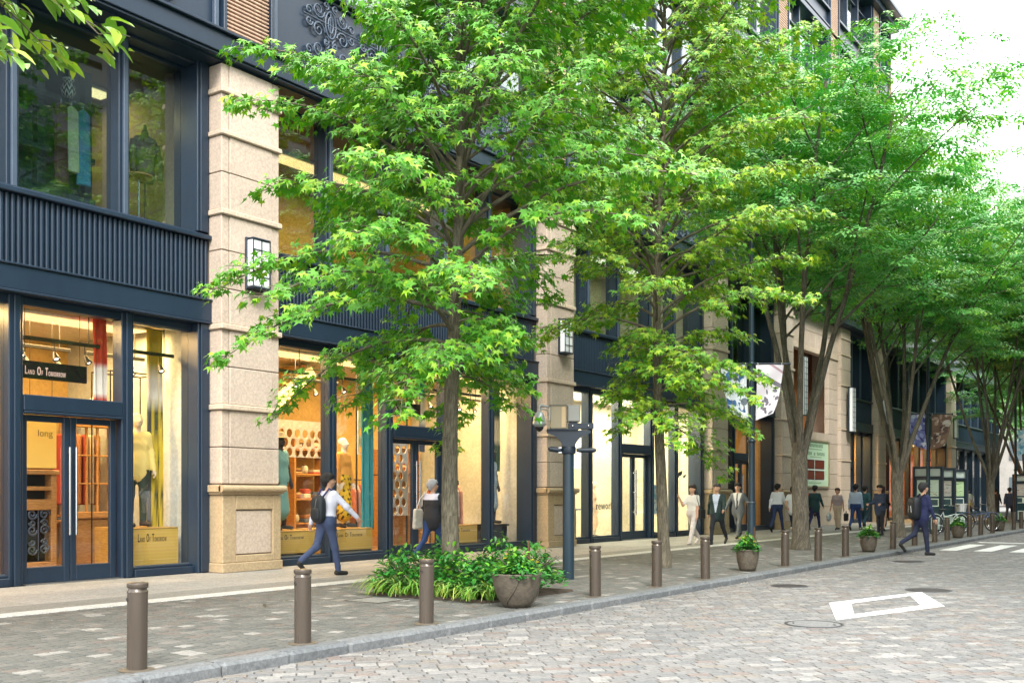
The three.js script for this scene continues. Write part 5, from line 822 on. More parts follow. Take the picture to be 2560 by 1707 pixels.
// ---------- pole with cameras ----------
{
  const t = thing('camera_pole', 'dark blue steel pole carrying two boxes and security cameras', 'pole', [14.71, 0, 6.04], FACE);
  obj('post', lathe([[0.0001, 0], [0.096, 0], [0.092, 2.2], [0.0001, 2.2]], 24), M.pole, t); obj('collar', lathe([[0.105, 2.06], [0.125, 2.08], [0.125, 2.16], [0.112, 2.2], [0.112, 2.36], [0.0001, 2.36]], 24), M.navyDark, t);
  obj('bracket', [(() => { const s = new THREE.Shape(); s.moveTo(-0.36, 2.44); s.lineTo(0.36, 2.44); s.lineTo(0.36, 2.40); s.quadraticCurveTo(0.14, 2.34, 0.1, 2.18); s.lineTo(-0.1, 2.18); s.quadraticCurveTo(-0.14, 2.34, -0.36, 2.40); const g = new THREE.ExtrudeGeometry(s, { depth: 0.03, bevelEnabled: false }); g.translate(0, 0, 0.09); return metreUV(flat(g)); })(), cb(-0.36, 0.16, 2.442, 2.465, -0.16, 0.16, 0.005)], M.navyDark, t);
  const rail = cb(0.0, 0.42, 2.47, 2.57, -0.06, 0.02, 0.008); obj('cable_tray', rail, M.navyDark, t);
  for (const x of [0.07, 0.33]) obj('tray_bolt', ball(x, 2.52, 0.03, 0.018), M.chrome, t);
  const b = thing('junction_box', 'beige metal junction box on top of the camera pole', 'box', [14.71, 2.468, 6.04], FACE); obj('case', cb(-0.30, -0.04, 0, 0.38, -0.12, 0.13, 0.01), mat([0.34, 0.28, 0.18], 0.4, { map: T_steel }), b); obj('door_edge', cb(-0.12, -0.05, 0.02, 0.36, 0.131, 0.14, 0.004), mat([0.5, 0.36, 0.2], 0.4), b); obj('rain_lip', cb(-0.32, -0.03, 0.381, 0.395, -0.14, 0.15, 0.004), mat([0.2, 0.19, 0.15], 0.5), b);
  const b2 = thing('junction_box', 'grey metal junction box behind the beige one on the camera pole', 'box', [14.71, 2.468, 6.04], FACE); obj('case', cb(-0.02, 0.20, 0.12, 0.40, -0.14, 0.0, 0.01), mat([0.24, 0.24, 0.22], 0.4, { map: T_steel }), b2); obj('door', cb(0.0, 0.18, 0.14, 0.38, 0.001, 0.008, 0.003), mat([0.28, 0.28, 0.26], 0.4), b2); obj('foot', cb(0.02, 0.16, 0, 0.12, -0.1, -0.05, 0.004), M.navyDark, b2);
  const c = thing('dome_camera', 'silver dome security camera hanging left of the pole', 'camera', [14.71, 2.40, 6.04], FACE);
  obj('hood', (() => { const g = lathe([[0.075, 0.15], [0.085, 0.17], [0.115, 0.18], [0.112, 0.2], [0.095, 0.3], [0.06, 0.38], [0.0001, 0.41]], 24); g.translate(-0.48, -0.05, 0.1); return g; })(), mat([0.42, 0.46, 0.47], 0.3, { metalness: 0.5 }), c); obj('dome', ball(-0.48, 0.1, 0.1, 0.07, 0.08, 0.07), mat([0.01, 0.01, 0.012], 0.08), c);
  obj('arm', [tube([V(-0.48, 0.36, 0.1), V(-0.48, 0.44, 0.1), V(-0.44, 0.455, 0.09), V(-0.3, 0.42, 0.02)], [0.022, 0.022, 0.022, 0.02], 8), tube([V(-0.46, 0.40, 0.1), V(-0.36, 0.38, 0.05), V(-0.3, 0.26, 0.02)], [0.012, 0.012, 0.01], 6), cb(-0.32, -0.30, 0.2, 0.44, -0.05, 0.1, 0.004)], mat([0.40, 0.42, 0.43], 0.35, { metalness: 0.4 }), c);
  for (const [s, l] of [[-1, 'small dark bullet camera on the left of the pole'], [1, 'dark bullet camera pointing right from the pole']]) { const k = thing('bullet_camera', l, 'camera', [14.71, 2.12, 6.04], FACE); const len = s > 0 ? 0.3 : 0.18; obj('barrel', rod([s * 0.13, 0, 0.05], [s * (0.13 + len), s > 0 ? 0.0 : 0.02, 0.07], s > 0 ? 0.04 : 0.045, 12), M.navyDark, k); obj('clamp', [cb(Math.min(s * 0.11, s * 0.17), Math.max(s * 0.11, s * 0.17), -0.05, -0.03, 0, 0.1, 0.004), cb(Math.min(s * 0.11, s * 0.17), Math.max(s * 0.11, s * 0.17), 0.03, 0.05, 0, 0.1, 0.004)], M.chrome, k); obj('lens', ball(s * (0.13 + len), s > 0 ? 0 : 0.02, 0.07, 0.03), M.black, k); }
}
// ---------- banner poles ----------
function bannerTex(kind) { return print(256, 512, (c, w, h) => { const r = rng(300 + kind * 7); const P = [['#e9e4ee', '#6e6a78', '#c9b3c0', '#ffffff'], ['#dfe9f4', '#2b5f9c', '#ffffff', '#55606e'], ['#7f83c8', '#e8e9fb', '#3d3f86', '#b9bdf0'], ['#8a6a5c', '#e8dcd4', '#5d4640', '#c6a79a'], ['#9ccbe2', '#f4fbff', '#4f94b6', '#cfe8f2'], ['#9ccbe2', '#f4fbff', '#4f94b6', '#cfe8f2']][kind]; c.fillStyle = P[0]; c.fillRect(0, 0, w, h); if (kind < 1) { c.lineWidth = 40; c.strokeStyle = P[1]; c.beginPath(); c.moveTo(-20, 60); c.lineTo(280, 230); c.stroke(); c.lineWidth = 22; c.strokeStyle = '#b79aa6'; c.beginPath(); c.moveTo(120, -10); c.lineTo(280, 90); c.stroke(); for (let i = 0; i < 14; i++) { c.fillStyle = P[1]; c.beginPath(); c.ellipse(60 + r() * 180, 260 + r() * 230, 10 + r() * 22, 6 + r() * 18, r() * 3, 0, 7); c.fill(); } } else for (let i = 0; i < 46; i++) { c.fillStyle = P[1 + i % 3]; c.globalAlpha = 0.85; c.beginPath(); c.ellipse(r() * w, r() * h, 8 + r() * 40, 6 + r() * 30, r() * 3, 0, 7); c.fill(); } }); }
function bannerPole(x, z, top, arms, label, defs) {
  const t = thing('banner_pole', label, 'pole', [x, 0, z], FACE);
  obj('post', tube([V(0, 0, 0), V(0, 1.2, 0), V(0, 1.21, 0), V(0, top, 0)], [0.095, 0.09, 0.07, 0.05], 16), M.pole, t); obj('foot', lathe([[0.0001, 0], [0.15, 0], [0.15, 0.03], [0.095, 0.06]], 20), M.pole, t);
  for (const y of [1.2, 2.6, arms]) obj('collar', lathe([[0.07, y - 0.03], [0.095, y - 0.02], [0.095, y + 0.02], [0.07, y + 0.03]], 16), M.pole, t);
  obj('arm', rod([-0.75, arms, 0], [0.85, arms, 0], 0.02, 8), M.navyDark, t); for (const s of [-0.75, 0.85]) obj('finial', ball(s, arms, 0, 0.04), M.navyDark, t);
  obj('lantern', [lathe([[0.05, top], [0.2, top + 0.05], [0.26, top + 0.5], [0.28, top + 0.52], [0.12, top + 0.68], [0.0001, top + 0.72]], 20)], M.navyDark, t);
  for (const [x0, x1, kind, l] of defs) {
    const b = thing('street_banner', l, 'banner', [x, arms, z], FACE), nx = 8, ny = 16, g = new THREE.PlaneGeometry(x1 - x0, 1.25, nx, ny), p = g.attributes.position, sg = x0 < 0 ? -1 : 1;
    for (let i = 0; i < p.count; i++) { const u = p.getX(i) / (x1 - x0) + 0.5, v = 0.5 - p.getY(i) / 1.25, pull = sg > 0 ? u : 1 - u; p.setXYZ(i, x0 + u * (x1 - x0) - sg * pull * v * v * 0.42 * (x1 - x0), -0.03 - v * 1.25 * (1 - 0.12 * pull), 0.07 * Math.sin(v * 5 + u * 3) + 0.05 * v); }
    g.computeVertexNormals(); obj('fabric', g, mat([1, 1, 1], 0.8, { map: bannerTex(kind), side: THREE.DoubleSide, transmission: 0.25, thickness: 0 }), b); for (const e of [x0 + 0.04, x1 - 0.04]) obj('tie', (() => { const q = new THREE.TorusGeometry(0.028, 0.006, 6, 12); q.rotateY(Math.PI / 2); q.translate(e, -0.008, 0); return q; })(), M.white, b);
  }
}
bannerPole(22.6, 6.05, 7.2, 4.35, 'tall dark blue lamp pole with two banners beside the grey suited man', [[0.1, 0.72, 0, 'white banner with grey diagonal stripes and spots'], [-0.7, -0.1, 1, 'blue and white banner half hidden by leaves']]);
bannerPole(39.1, 6.05, 7.2, 4.25, 'dark lamp pole with two banners beside the information boards', [[0.1, 0.85, 3, 'brown and cream floral banner near the information boards'], [-0.75, -0.1, 2, 'violet blue banner near the information boards']]);
bannerPole(57.0, 6.05, 7.0, 4.6, 'farthest lamp pole at the right edge', [[0.1, 0.95, 4, 'pale blue banner at the right edge of the street']]);
// ---------- information boards ----------
function kiosk(x, z, label, kind) {
  const t = thing('information_board', label, 'information board', [x, 0, z], -Math.PI / 2 - 0.05), W = 0.46;
  obj('frame', [cb(-W - 0.07, -W, 0, 2.42, -0.12, 0.12, 0.01), cb(W, W + 0.07, 0, 2.42, -0.12, 0.12, 0.01), cb(-W, W, 2.34, 2.42, -0.12, 0.12, 0.01), cb(-W, W, 1.98, 2.06, -0.12, 0.1, 0.01), cb(-W, W, 0.0, 0.1, -0.12, 0.12, 0.01)], M.navyDark, t);
  obj('head_panel', cb(-W, W, 2.065, 2.335, -0.06, 0.06, 0.008), mat([0.50, 0.58, 0.56], 0.4), t);
  const tx = print(384, 768, (c, w, h) => { c.fillStyle = '#24424c'; c.fillRect(0, 0, w, h); c.fillStyle = ['#cfe0d2', '#c8c3c0', '#bcd9a8'][kind]; c.fillRect(30, 30, w - 60, 330); c.fillStyle = '#e2efe4'; c.fillRect(30, 400, w - 60, 160); c.fillStyle = '#37525a'; c.fillRect(40, 420, 120, 120); c.fillRect(220, 420, 120, 120); const r = rng(60 + kind); for (let i = 0; i < 36; i++) { c.fillStyle = ['#5f7d70', '#8fae9c', '#3e5750', '#b5563e', '#e6e6d8'][Math.floor(r() * 5)]; c.fillRect(50 + r() * 260, 50 + r() * 280, 6 + r() * 50, 3 + r() * 10); } });
  const c = card(-W, W, 0.56, 1.975, -0.05, 0.03, mat([1, 1, 1], 0.3, { map: tx }), M.navyDark); c.name = 'map_print'; t.add(c); obj('lower_panel', cb(-W, W, 0.105, 0.555, -0.05, 0.04, 0.008), mat([0.48, 0.60, 0.57], 0.4), t);
}
kiosk(40.6, 5.7, 'nearest dark framed information board with a pale map', 0); kiosk(43.4, 5.55, 'middle dark framed information board with photographs', 1); kiosk(46.4, 5.4, 'farthest of the three dark framed information boards with a green map', 2);
kiosk(58.5, 6.2, 'dark framed board behind the farthest lamp pole', 1);
// ---------- bicycles ----------
function bicycle(x, z, turn, frameC, label, basket) {
  const t = thing('bicycle', label, 'bicycle', [x, 0, z], turn), fm = mat(frameC, 0.35), R = 0.33, ax = 0.54;
  for (const s of [-1, 1]) {
    const w = sub(s < 0 ? 'rear_wheel' : 'front_wheel', t), ty = new THREE.TorusGeometry(R, 0.02, 8, 36); ty.translate(s * ax, R + 0.02, 0); obj('tyre', ty, M.black, w); const rm = new THREE.TorusGeometry(R - 0.025, 0.008, 6, 36); rm.translate(s * ax, R + 0.02, 0); obj('rim', rm, M.chrome, w);
    const S = []; for (let i = 0; i < 16; i++) { const a = i / 16 * 6.283; S.push(rod([s * ax, R + 0.02, i % 2 ? 0.02 : -0.02], [s * ax + Math.cos(a) * R, R + 0.02 + Math.sin(a) * R, 0], 0.002, 4)); } S.push(rod([s * ax, R + 0.02, -0.05], [s * ax, R + 0.02, 0.05], 0.02, 8)); obj('spokes', S, M.chrome, w);
  }
  const bb = [-0.08, 0.3, 0], seat = [-0.2, 0.78, 0], hd = [0.36, 0.72, 0], hl = [0.4, 0.58, 0], rr = [-ax, R + 0.02, 0], fr = [ax, R + 0.02, 0];
  obj('frame', [rod(bb, seat, 0.016), rod(bb, hl, 0.019), rod([-0.17, 0.62, 0], hd, 0.015), rod(bb, rr, 0.01), rod(seat, rr, 0.009), rod(hl, hd, 0.022)], fm, t); obj('fork', [tube([V(...hl), V(0.45, 0.45, 0.035), V(ax, R + 0.02, 0.04)], [0.014, 0.013, 0.01], 6), tube([V(...hl), V(0.45, 0.45, -0.035), V(ax, R + 0.02, -0.04)], [0.014, 0.013, 0.01], 6)], fm, t);
  obj('handlebar', [rod(hd, [0.32, 0.98, 0], 0.012), tube([V(0.16, 1.0, 0.29), V(0.3, 1.02, 0.22), V(0.33, 0.99, 0), V(0.3, 1.02, -0.22), V(0.16, 1.0, -0.29)], 0.012, 6)], M.chrome, t); for (const s of [-1, 1]) obj('grip', rod([0.15, 1.0, s * 0.29], [0.26, 1.015, s * 0.245], 0.017), M.black, t);
  obj('saddle', [ball(-0.26, 0.87, 0, 0.13, 0.04, 0.085), ball(-0.13, 0.87, 0, 0.1, 0.03, 0.04), rod(seat, [-0.22, 0.85, 0], 0.012)], M.black, t); obj('crank', [rod([-0.08, 0.3, -0.08], [-0.08, 0.3, 0.08], 0.02), rod([-0.08, 0.3, 0.07], [0.03, 0.18, 0.07], 0.01), rod([-0.08, 0.3, -0.07], [-0.19, 0.42, -0.07], 0.01), cb(0.0, 0.08, 0.165, 0.19, 0.07, 0.16, 0.004), cb(-0.23, -0.15, 0.41, 0.435, -0.16, -0.07, 0.004)], M.black, t);
  obj('mudguard', (() => { const L = []; for (const s of [-1, 1]) { const p = []; for (let i = 0; i <= 10; i++) { const a = 0.5 + i / 10 * 2.2; p.push(V(s * ax + Math.cos(a) * (R + 0.045), R + 0.02 + Math.sin(a) * (R + 0.045), 0)); } L.push(tube(p, 0.012, 5)); } return L; })(), fm, t); obj('stand', rod([-ax, R, 0.05], [-ax - 0.05, 0.01, 0.12], 0.01), M.chrome, t);
  if (basket) { const g = new THREE.CylinderGeometry(0.2, 0.15, 0.26, 4, 1, true); g.rotateY(Math.PI / 4); g.scale(0.85, 1, 1.1); g.translate(0.58, 0.93, 0); obj('basket', [g, bx(0.48, 0.68, 0.795, 0.8, -0.12, 0.12)], mat([0.62, 0.64, 0.64], 0.5, { side: THREE.DoubleSide }), t); obj('basket_rim', [rod([0.47, 1.06, -0.155], [0.7, 1.06, -0.155], 0.01), rod([0.47, 1.06, 0.155], [0.7, 1.06, 0.155], 0.01), rod([0.47, 1.06, -0.155], [0.47, 1.06, 0.155], 0.01), rod([0.7, 1.06, -0.155], [0.7, 1.06, 0.155], 0.01)], M.white, t); }
}
bicycle(38.0, 6.95, FACE + 0.35, [0.55, 0.62, 0.6], 'pale city bicycle with white basket parked by the bollards', true);
bicycle(42.3, 7.15, FACE + 0.2, [0.06, 0.1, 0.2], 'dark blue bicycle with a large black front wheel behind the bollards', false);
// ---------- trees ----------
const leafM = leafMat([1, 1, 1], 0.42, 0.66);
function sweetgum(o) {
  const r = rng(o.seed), t = thing('sweetgum_tree', o.label, 'tree', [o.x, 0, o.z]), H = o.H;
  const wob = y => V(0.06 * Math.sin(y * 0.7 + o.seed), y, 0.06 * Math.sin(y * 0.5 + 1 + o.seed)), tp = [], tr = [];
  for (let i = 0; i <= 26; i++) { const y = H * i / 26; tp.push(wob(y)); tr.push(o.r0 * (1 - 0.9 * (i / 26) ** 0.8) * (i === 0 ? 1.25 : 1)); }
  obj('trunk', tube(tp, tr, 16), M.bark, t);
  for (const [y, a] of o.knots || []) { const g = lathe([[0.0001, 0.05], [0.03, 0.055], [0.045, 0.04], [0.06, 0.0]], 12); g.rotateX(Math.PI / 2); g.rotateY(a); const p = wob(y); const k = o.r0 * (1 - 0.9 * (y / H) ** 0.8) - 0.01; g.translate(p.x + Math.sin(a) * k, y, p.z + Math.cos(a) * k); obj('knot', g, mat([0.35, 0.31, 0.25], 0.9, { map: T_bark }), t); }
  const L = [], limbs = [];
  const addLeaf = (p, out) => {
    const tip = out.clone().multiplyScalar(0.75).add(V((r() - 0.5) * 1.3, -0.35 - r() * 0.5, (r() - 0.5) * 1.3)), up = V(out.x * 0.5 + (r() - 0.5) * 0.9, 1, out.z * 0.5 + (r() - 0.5) * 0.9);
    const yel = r(), base = yel < o.fresh ? o.cFresh : o.cLeaf;
    L.push({ m: place(p, tip, up, o.leaf * (0.5 + 0.7 * r())), c: leafTone(r, base, 0.5), p });
  };
  for (let i = 0; i < o.n; i++) {
    const f = (i + r() * 0.7) / o.n, h = o.h0 + (H - o.h0 - 0.5) * f, az = i * 2.39996 + (r() - 0.5) * 0.5, Lb = o.R(h, az) * (0.78 + 0.34 * r()); if (Lb < 0.25) continue;
    const low = Math.max(0, 1 - (h - o.h0) / 3), p0 = wob(h), rise = 0.98 - 0.72 * low + (r() - 0.5) * 0.45, drop = 0.55 + 0.05 * low, bend = (r() - 0.5) * 0.7, pts = [], rs = [], nseg = 9;
    for (let k = 0; k <= nseg; k++) { const s = k / nseg, a = az + bend * s; pts.push(V(p0.x + Math.cos(a) * Lb * s, h + Lb * (rise * s - drop * s * s), p0.z + Math.sin(a) * Lb * s)); rs.push((0.010 + 0.0075 * Lb) * (1 - 0.85 * s)); }
    limbs.push(tube(pts, rs, 6));
    const nt = Math.round(5 + Lb * 4.2);
    for (let k = 0; k < nt; k++) {
      const s = 0.22 + 0.78 * (k + r()) / nt, q = Math.min(nseg - 1, Math.floor(s * nseg)), b0 = pts[q].clone().lerp(pts[q + 1], s * nseg - q), side = k % 2 ? 1 : -1, a = az + bend * s + side * (0.55 + r() * 0.6), tl = (0.30 + 0.62 * (1 - s) * Math.min(1, Lb / 2)) * (0.6 + 0.7 * r()), tw = [];
      const out = V(Math.cos(a), 0, Math.sin(a)), sl = (r() - 0.35) * 0.5;
      for (let e = 0; e <= 4; e++) tw.push(V(b0.x + out.x * tl * e / 4, b0.y + tl * (sl * e / 4 - 0.25 * (e / 4) ** 2), b0.z + out.z * tl * e / 4));
      limbs.push(tube(tw, [0.007, 0.006, 0.005, 0.004, 0.003], 4, false));
      const nl = Math.round((4 + tl * 15) * o.density);
      for (let e = 0; e < nl; e++) { const v = 0.15 + 0.85 * r(), w = Math.min(3, Math.floor(v * 4)), p = tw[w].clone().lerp(tw[w + 1], v * 4 - w).add(V((r() - 0.5) * 0.2, (r() - 0.62) * 0.16, (r() - 0.5) * 0.2)); addLeaf(p, out.clone().add(V((r() - 0.5), 0, (r() - 0.5))).normalize()); }
    }
    for (let e = 0; e < 7; e++) addLeaf(pts[nseg].clone().add(V((r() - 0.5) * 0.24, (r() - 0.6) * 0.16, (r() - 0.5) * 0.24)), V(Math.cos(az + bend), 0, Math.sin(az + bend)));
  }
  obj('branches', limbs, M.bark, t);
  const geo = o.geo || starLeaf, order = L.map((e, i) => [seen(o.x + e.p.x, e.p.y, o.z + e.p.z) ?? 1e9, i]).sort((a, b) => a[0] - b[0]), single = new Set(order.slice(0, o.single || 0).filter(e => e[0] < 1e8).map(e => e[1]));
  const tones = []; for (let k = 0; k < 8; k++) { const m = leafM.clone(); m.color.copy(leafTone(rng(900 + k), k % 3 ? o.cLeaf : o.cFresh, 0.5)); tones.push(m); }
  L.forEach((e, i) => { if (!single.has(i)) return; const m = obj('leaf', o.geo || starLeaves[i % 3], tones[i % 8], t); e.m.decompose(m.position, m.quaternion, m.scale); });
  const geos = o.geo ? [o.geo] : starLeaves; geos.forEach((gg, q) => crown('crown', gg, leafM, L.filter((e, i) => !single.has(i) && i % geos.length === q), t));
  return L.length;
}
const LEAF = [0.10, 0.365, 0.004], YOUNG = [0.29, 0.55, 0.006];
let count = 0;
count += sweetgum({ x: 11.7, z: 6.02, H: 12.6, h0: 3.0, r0: 0.138, n: 126, seed: 41, leaf: 0.108, density: 2.1, fresh: 0.3, cLeaf: LEAF, cFresh: YOUNG, single: 300, knots: [[3.28, 1.9], [2.0, 1.6]], R: (h, az) => h < 4.4 && Math.cos(az - 0.96) > 0.2 ? 1.15 : h < 3.6 ? 2.6 : Math.cos(az - 3.9) > 0 ? (h < 5.2 ? 3.3 : h < 6.3 ? 3.0 : Math.max(0.3, 1.55 - (h - 6.3) * 0.2)) : h < 8.5 ? 3.4 - (h - 3.6) * 0.05 : Math.max(0.3, 3.2 - (h - 8.5) * 0.75), label: 'nearest tree with bright star shaped leaves, standing in the shrub bed' });
count += sweetgum({ x: 18.08, z: 6.04, H: 13.5, h0: 2.75, r0: 0.122, n: 120, seed: 58, leaf: 0.104, density: 1.8, fresh: 0.5, cLeaf: [0.13, 0.37, 0.008], cFresh: [0.34, 0.54, 0.01], single: 0, knots: [[1.9, 1.7]], R: (h, az) => h < 4.3 && Math.cos(az - 4.1) > 0.1 ? 1.0 : h < 4.4 ? 1.9 : h < 9 ? 2.95 : Math.max(0.3, 2.95 - (h - 9) * 0.6), label: 'second tree with yellow green star leaves, in front of the cream shop' });
count += sweetgum({ x: 2.2, z: 6.5, H: 9.5, h0: 4.75, r0: 0.12, n: 90, seed: 63, leaf: 0.155, density: 0.9, fresh: 0.55, cLeaf: [0.15, 0.36, 0.015], cFresh: [0.34, 0.52, 0.02], single: 80, geo: ovalLeaf, R: h => 2.8, label: 'tree with broad oval leaves, only its branch tips showing at the top left corner' });
const sprayM = leafMat([1, 1, 1], 0.5, 0.62);
function zelkova(o) {
  const r = rng(o.seed), t = thing('zelkova_tree', o.label, 'tree', [o.x, 0, o.z]), limbs = [], L = [];
  const fork = o.fork || 2.0, tp = [], tr = []; for (let i = 0; i <= 8; i++) { const y = fork * i / 8; tp.push(V(0.04 * Math.sin(y * 2 + o.seed), y, 0.03 * Math.cos(y * 1.7))); tr.push(o.r0 * (i === 0 ? 1.32 : i === 1 ? 1.08 : i === 6 ? 1.04 : i === 7 ? 0.9 : i === 8 ? 0.5 : 1)); }
  obj('trunk', tube(tp, tr, 16), M.barkGrey, t);
  const spray = (p, out) => { const tip = out.clone().add(V((r() - 0.5) * 0.9, -0.12 - r() * 0.25, (r() - 0.5) * 0.9)), up = V((r() - 0.5) * 0.55, 1, (r() - 0.5) * 0.55); L.push({ m: place(p, tip, up, 0.8 + 0.6 * r()), c: leafTone(r, r() < o.fresh ? o.cFresh : o.cLeaf, 0.5) }); };
  const grow = (p, d, len, rad0, lvl) => {
    const n = lvl < 2 ? 6 : 4, pts = [p.clone()], rs = [rad0], dir = d.clone(); let q = p.clone();
    for (let k = 1; k <= n; k++) { dir.add(V((r() - 0.5) * 0.16, lvl === 0 ? 0.035 : lvl === 1 ? -0.01 : -0.07, (r() - 0.5) * 0.16)).normalize(); q = q.clone().addScaledVector(dir, len / n); pts.push(q); rs.push(rad0 * (lvl === 0 ? 1 - 0.6 * (k / n) ** 0.7 : 1 - (lvl < 2 ? 0.5 : 0.75) * k / n)); }
    limbs.push(tube(pts, rs, lvl === 0 ? 9 : lvl === 1 ? 6 : 4, lvl === 0));
    const tipR = rs[n];
    if (lvl >= 2) { const m = Math.round(len * o.density); for (let e = 0; e < m; e++) { const v = (e + r()) / m * n, k = Math.min(n - 1, Math.floor(v)), b = pts[k].clone().lerp(pts[k + 1], v - k); const a = r() * 6.283, out = V(Math.cos(a), 0, Math.sin(a)).addScaledVector(V(dir.x, 0, dir.z), 0.8).normalize(); b.addScaledVector(out, r() * 0.32).add(V(0, (r() - 0.5) * 0.18, 0)); if (b.y > (o.floor ?? 4)) spray(b, out); } }
    if (lvl === 3) return;
    const kids = lvl === 0 ? 6 : lvl === 1 ? 5 : 3;
    for (let k = 0; k < kids; k++) {
      const s = lvl === 0 ? 0.38 + 0.62 * (k + 0.5 * r()) / kids : 0.3 + 0.7 * (k + r()) / kids, v = s * n, e = Math.min(n - 1, Math.floor(v)), b = pts[e].clone().lerp(pts[e + 1], v - e), tdir = pts[e + 1].clone().sub(pts[e]).normalize();
      const a = k * 2.4 + r() * 1.2, side = V(Math.cos(a), 0.0, Math.sin(a)), flatten = [0.1, 0.28, 0.12][lvl], nd = tdir.clone().multiplyScalar([0.75, 0.55, 0.5][lvl]).addScaledVector(side, [0.62, 0.85, 0.9][lvl]); if (lvl > 0) nd.y = nd.y * 0.55 + flatten * (r() - 0.2); nd.normalize();
      if (b.clone().addScaledVector(nd, len).setY(0).length() > o.spread * 1.1) nd.multiplyScalar(1);
      grow(b, nd, [3.4, 1.75, 0.95][lvl] * (0.75 + 0.45 * r()) * o.scale, rs[e] * [0.55, 0.5, 0.5][lvl], lvl + 1);
    }
  };
  for (const [az, tilt, len] of o.stems) grow(V(o.r0 * 0.42 * Math.cos(az), fork - 0.62 + r() * 0.15, o.r0 * 0.42 * Math.sin(az)), V(Math.cos(az) * Math.sin(tilt), Math.cos(tilt), Math.sin(az) * Math.sin(tilt)), len + 0.4, o.r0 * 0.46, 0);
  obj('branches', limbs, M.barkGrey, t); crown('crown', sprayGeo, sprayM, L, t); return L.length;
}
const ZEL = [0.085, 0.40, 0.045], ZELF = [0.25, 0.56, 0.03];
const stems = (n, seed, t0, t1, l0, l1) => { const r = rng(seed), S = []; for (let i = 0; i < n; i++) S.push([i * 6.283 / n + r() * 0.7, t0 + (t1 - t0) * r(), l0 + (l1 - l0) * r()]); return S; };
count += zelkova({ x: 25.9, z: 6.02, r0: 0.20, fork: 2.9, seed: 5, scale: 1.0, spread: 4.6, density: 9.5, fresh: 0.35, cLeaf: ZEL, cFresh: ZELF, floor: 6.2, stems: [[-0.9, 0.14, 8.8], [0.5, 0.32, 8.2], [1.7, 0.22, 8.0], [3.0, 0.24, 8.6], [4.3, 0.18, 8.8], [5.4, 0.36, 8.0]], label: 'grey barked zelkova forking low, in front of the green poster' });
count += zelkova({ x: 35.0, z: 6.06, r0: 0.19, fork: 2.6, seed: 17, scale: 1.3, spread: 5, density: 8.5, fresh: 0.35, cLeaf: ZEL, cFresh: ZELF, floor: 5.8, stems: stems(7, 3, 0.14, 0.46, 7.4, 8.6), label: 'many stemmed zelkova beside the information boards' });
count += zelkova({ x: 50.7, z: 6.05, r0: 0.17, fork: 2.6, seed: 29, scale: 1.4, spread: 5, density: 13, fresh: 0.4, cLeaf: ZEL, cFresh: [0.22, 0.46, 0.04], floor: 4.4, stems: stems(8, 8, 0.12, 0.5, 9, 11), label: 'zelkova at the far right behind the second bicycle' });
count += zelkova({ x: 60.0, z: 6.05, r0: 0.17, fork: 2.6, seed: 37, scale: 1.35, spread: 5, density: 11, fresh: 0.4, cLeaf: ZEL, cFresh: [0.22, 0.46, 0.04], floor: 3.6, stems: stems(7, 12, 0.2, 0.6, 8, 10), label: 'far zelkova beyond the last lamp pole' });
count += zelkova({ x: 70.0, z: 6.05, r0: 0.17, fork: 2.4, seed: 43, scale: 1.1, spread: 5, density: 9, fresh: 0.3, cLeaf: ZEL, cFresh: [0.22, 0.46, 0.04], floor: 2.6, stems: stems(6, 15, 0.2, 0.7, 6, 8), label: 'farthest zelkova down the street' });
count += zelkova({ x: 82.0, z: 8.0, r0: 0.17, fork: 2.4, seed: 49, scale: 1.2, spread: 5, density: 9, fresh: 0.3, cLeaf: ZEL, cFresh: [0.22, 0.46, 0.04], floor: 1.8, stems: stems(6, 18, 0.2, 0.8, 6, 8), label: 'tree closing the view at the far end of the street' });
count += zelkova({ x: 93.0, z: 4.0, r0: 0.19, fork: 2.0, seed: 83, scale: 1.3, spread: 6, density: 9, fresh: 0.5, cLeaf: ZEL, cFresh: [0.22, 0.46, 0.04], floor: 0.8, stems: stems(7, 21, 0.2, 0.9, 5, 8), label: 'left of the two trees closing the far end of the street' });
count += zelkova({ x: 96.0, z: 11.0, r0: 0.19, fork: 2.0, seed: 87, scale: 1.3, spread: 6, density: 9, fresh: 0.5, cLeaf: ZEL, cFresh: [0.22, 0.46, 0.04], floor: 0.8, stems: stems(7, 24, 0.2, 0.9, 5, 8), label: 'right of the two trees closing the far end of the street' });
// ---------- people ----------
const E90 = Math.PI / 2, NAVY = [0.02, 0.035, 0.10], BLACKH = [0.015, 0.013, 0.013];
function person(x, z, turn, label, s, y = 0) { const t = thing('person', label, 'person', [x, y, z], turn); return { t, f: figure(t, { hair: BLACKH, ...s }) }; }
function carried(name, label, cat, x, y, z, turn) { return thing(name, label, cat, [x, y, z], turn); }
const WALK_A = [22, 4, -20, 26], WALK_B = [-18, 24, 24, 6];
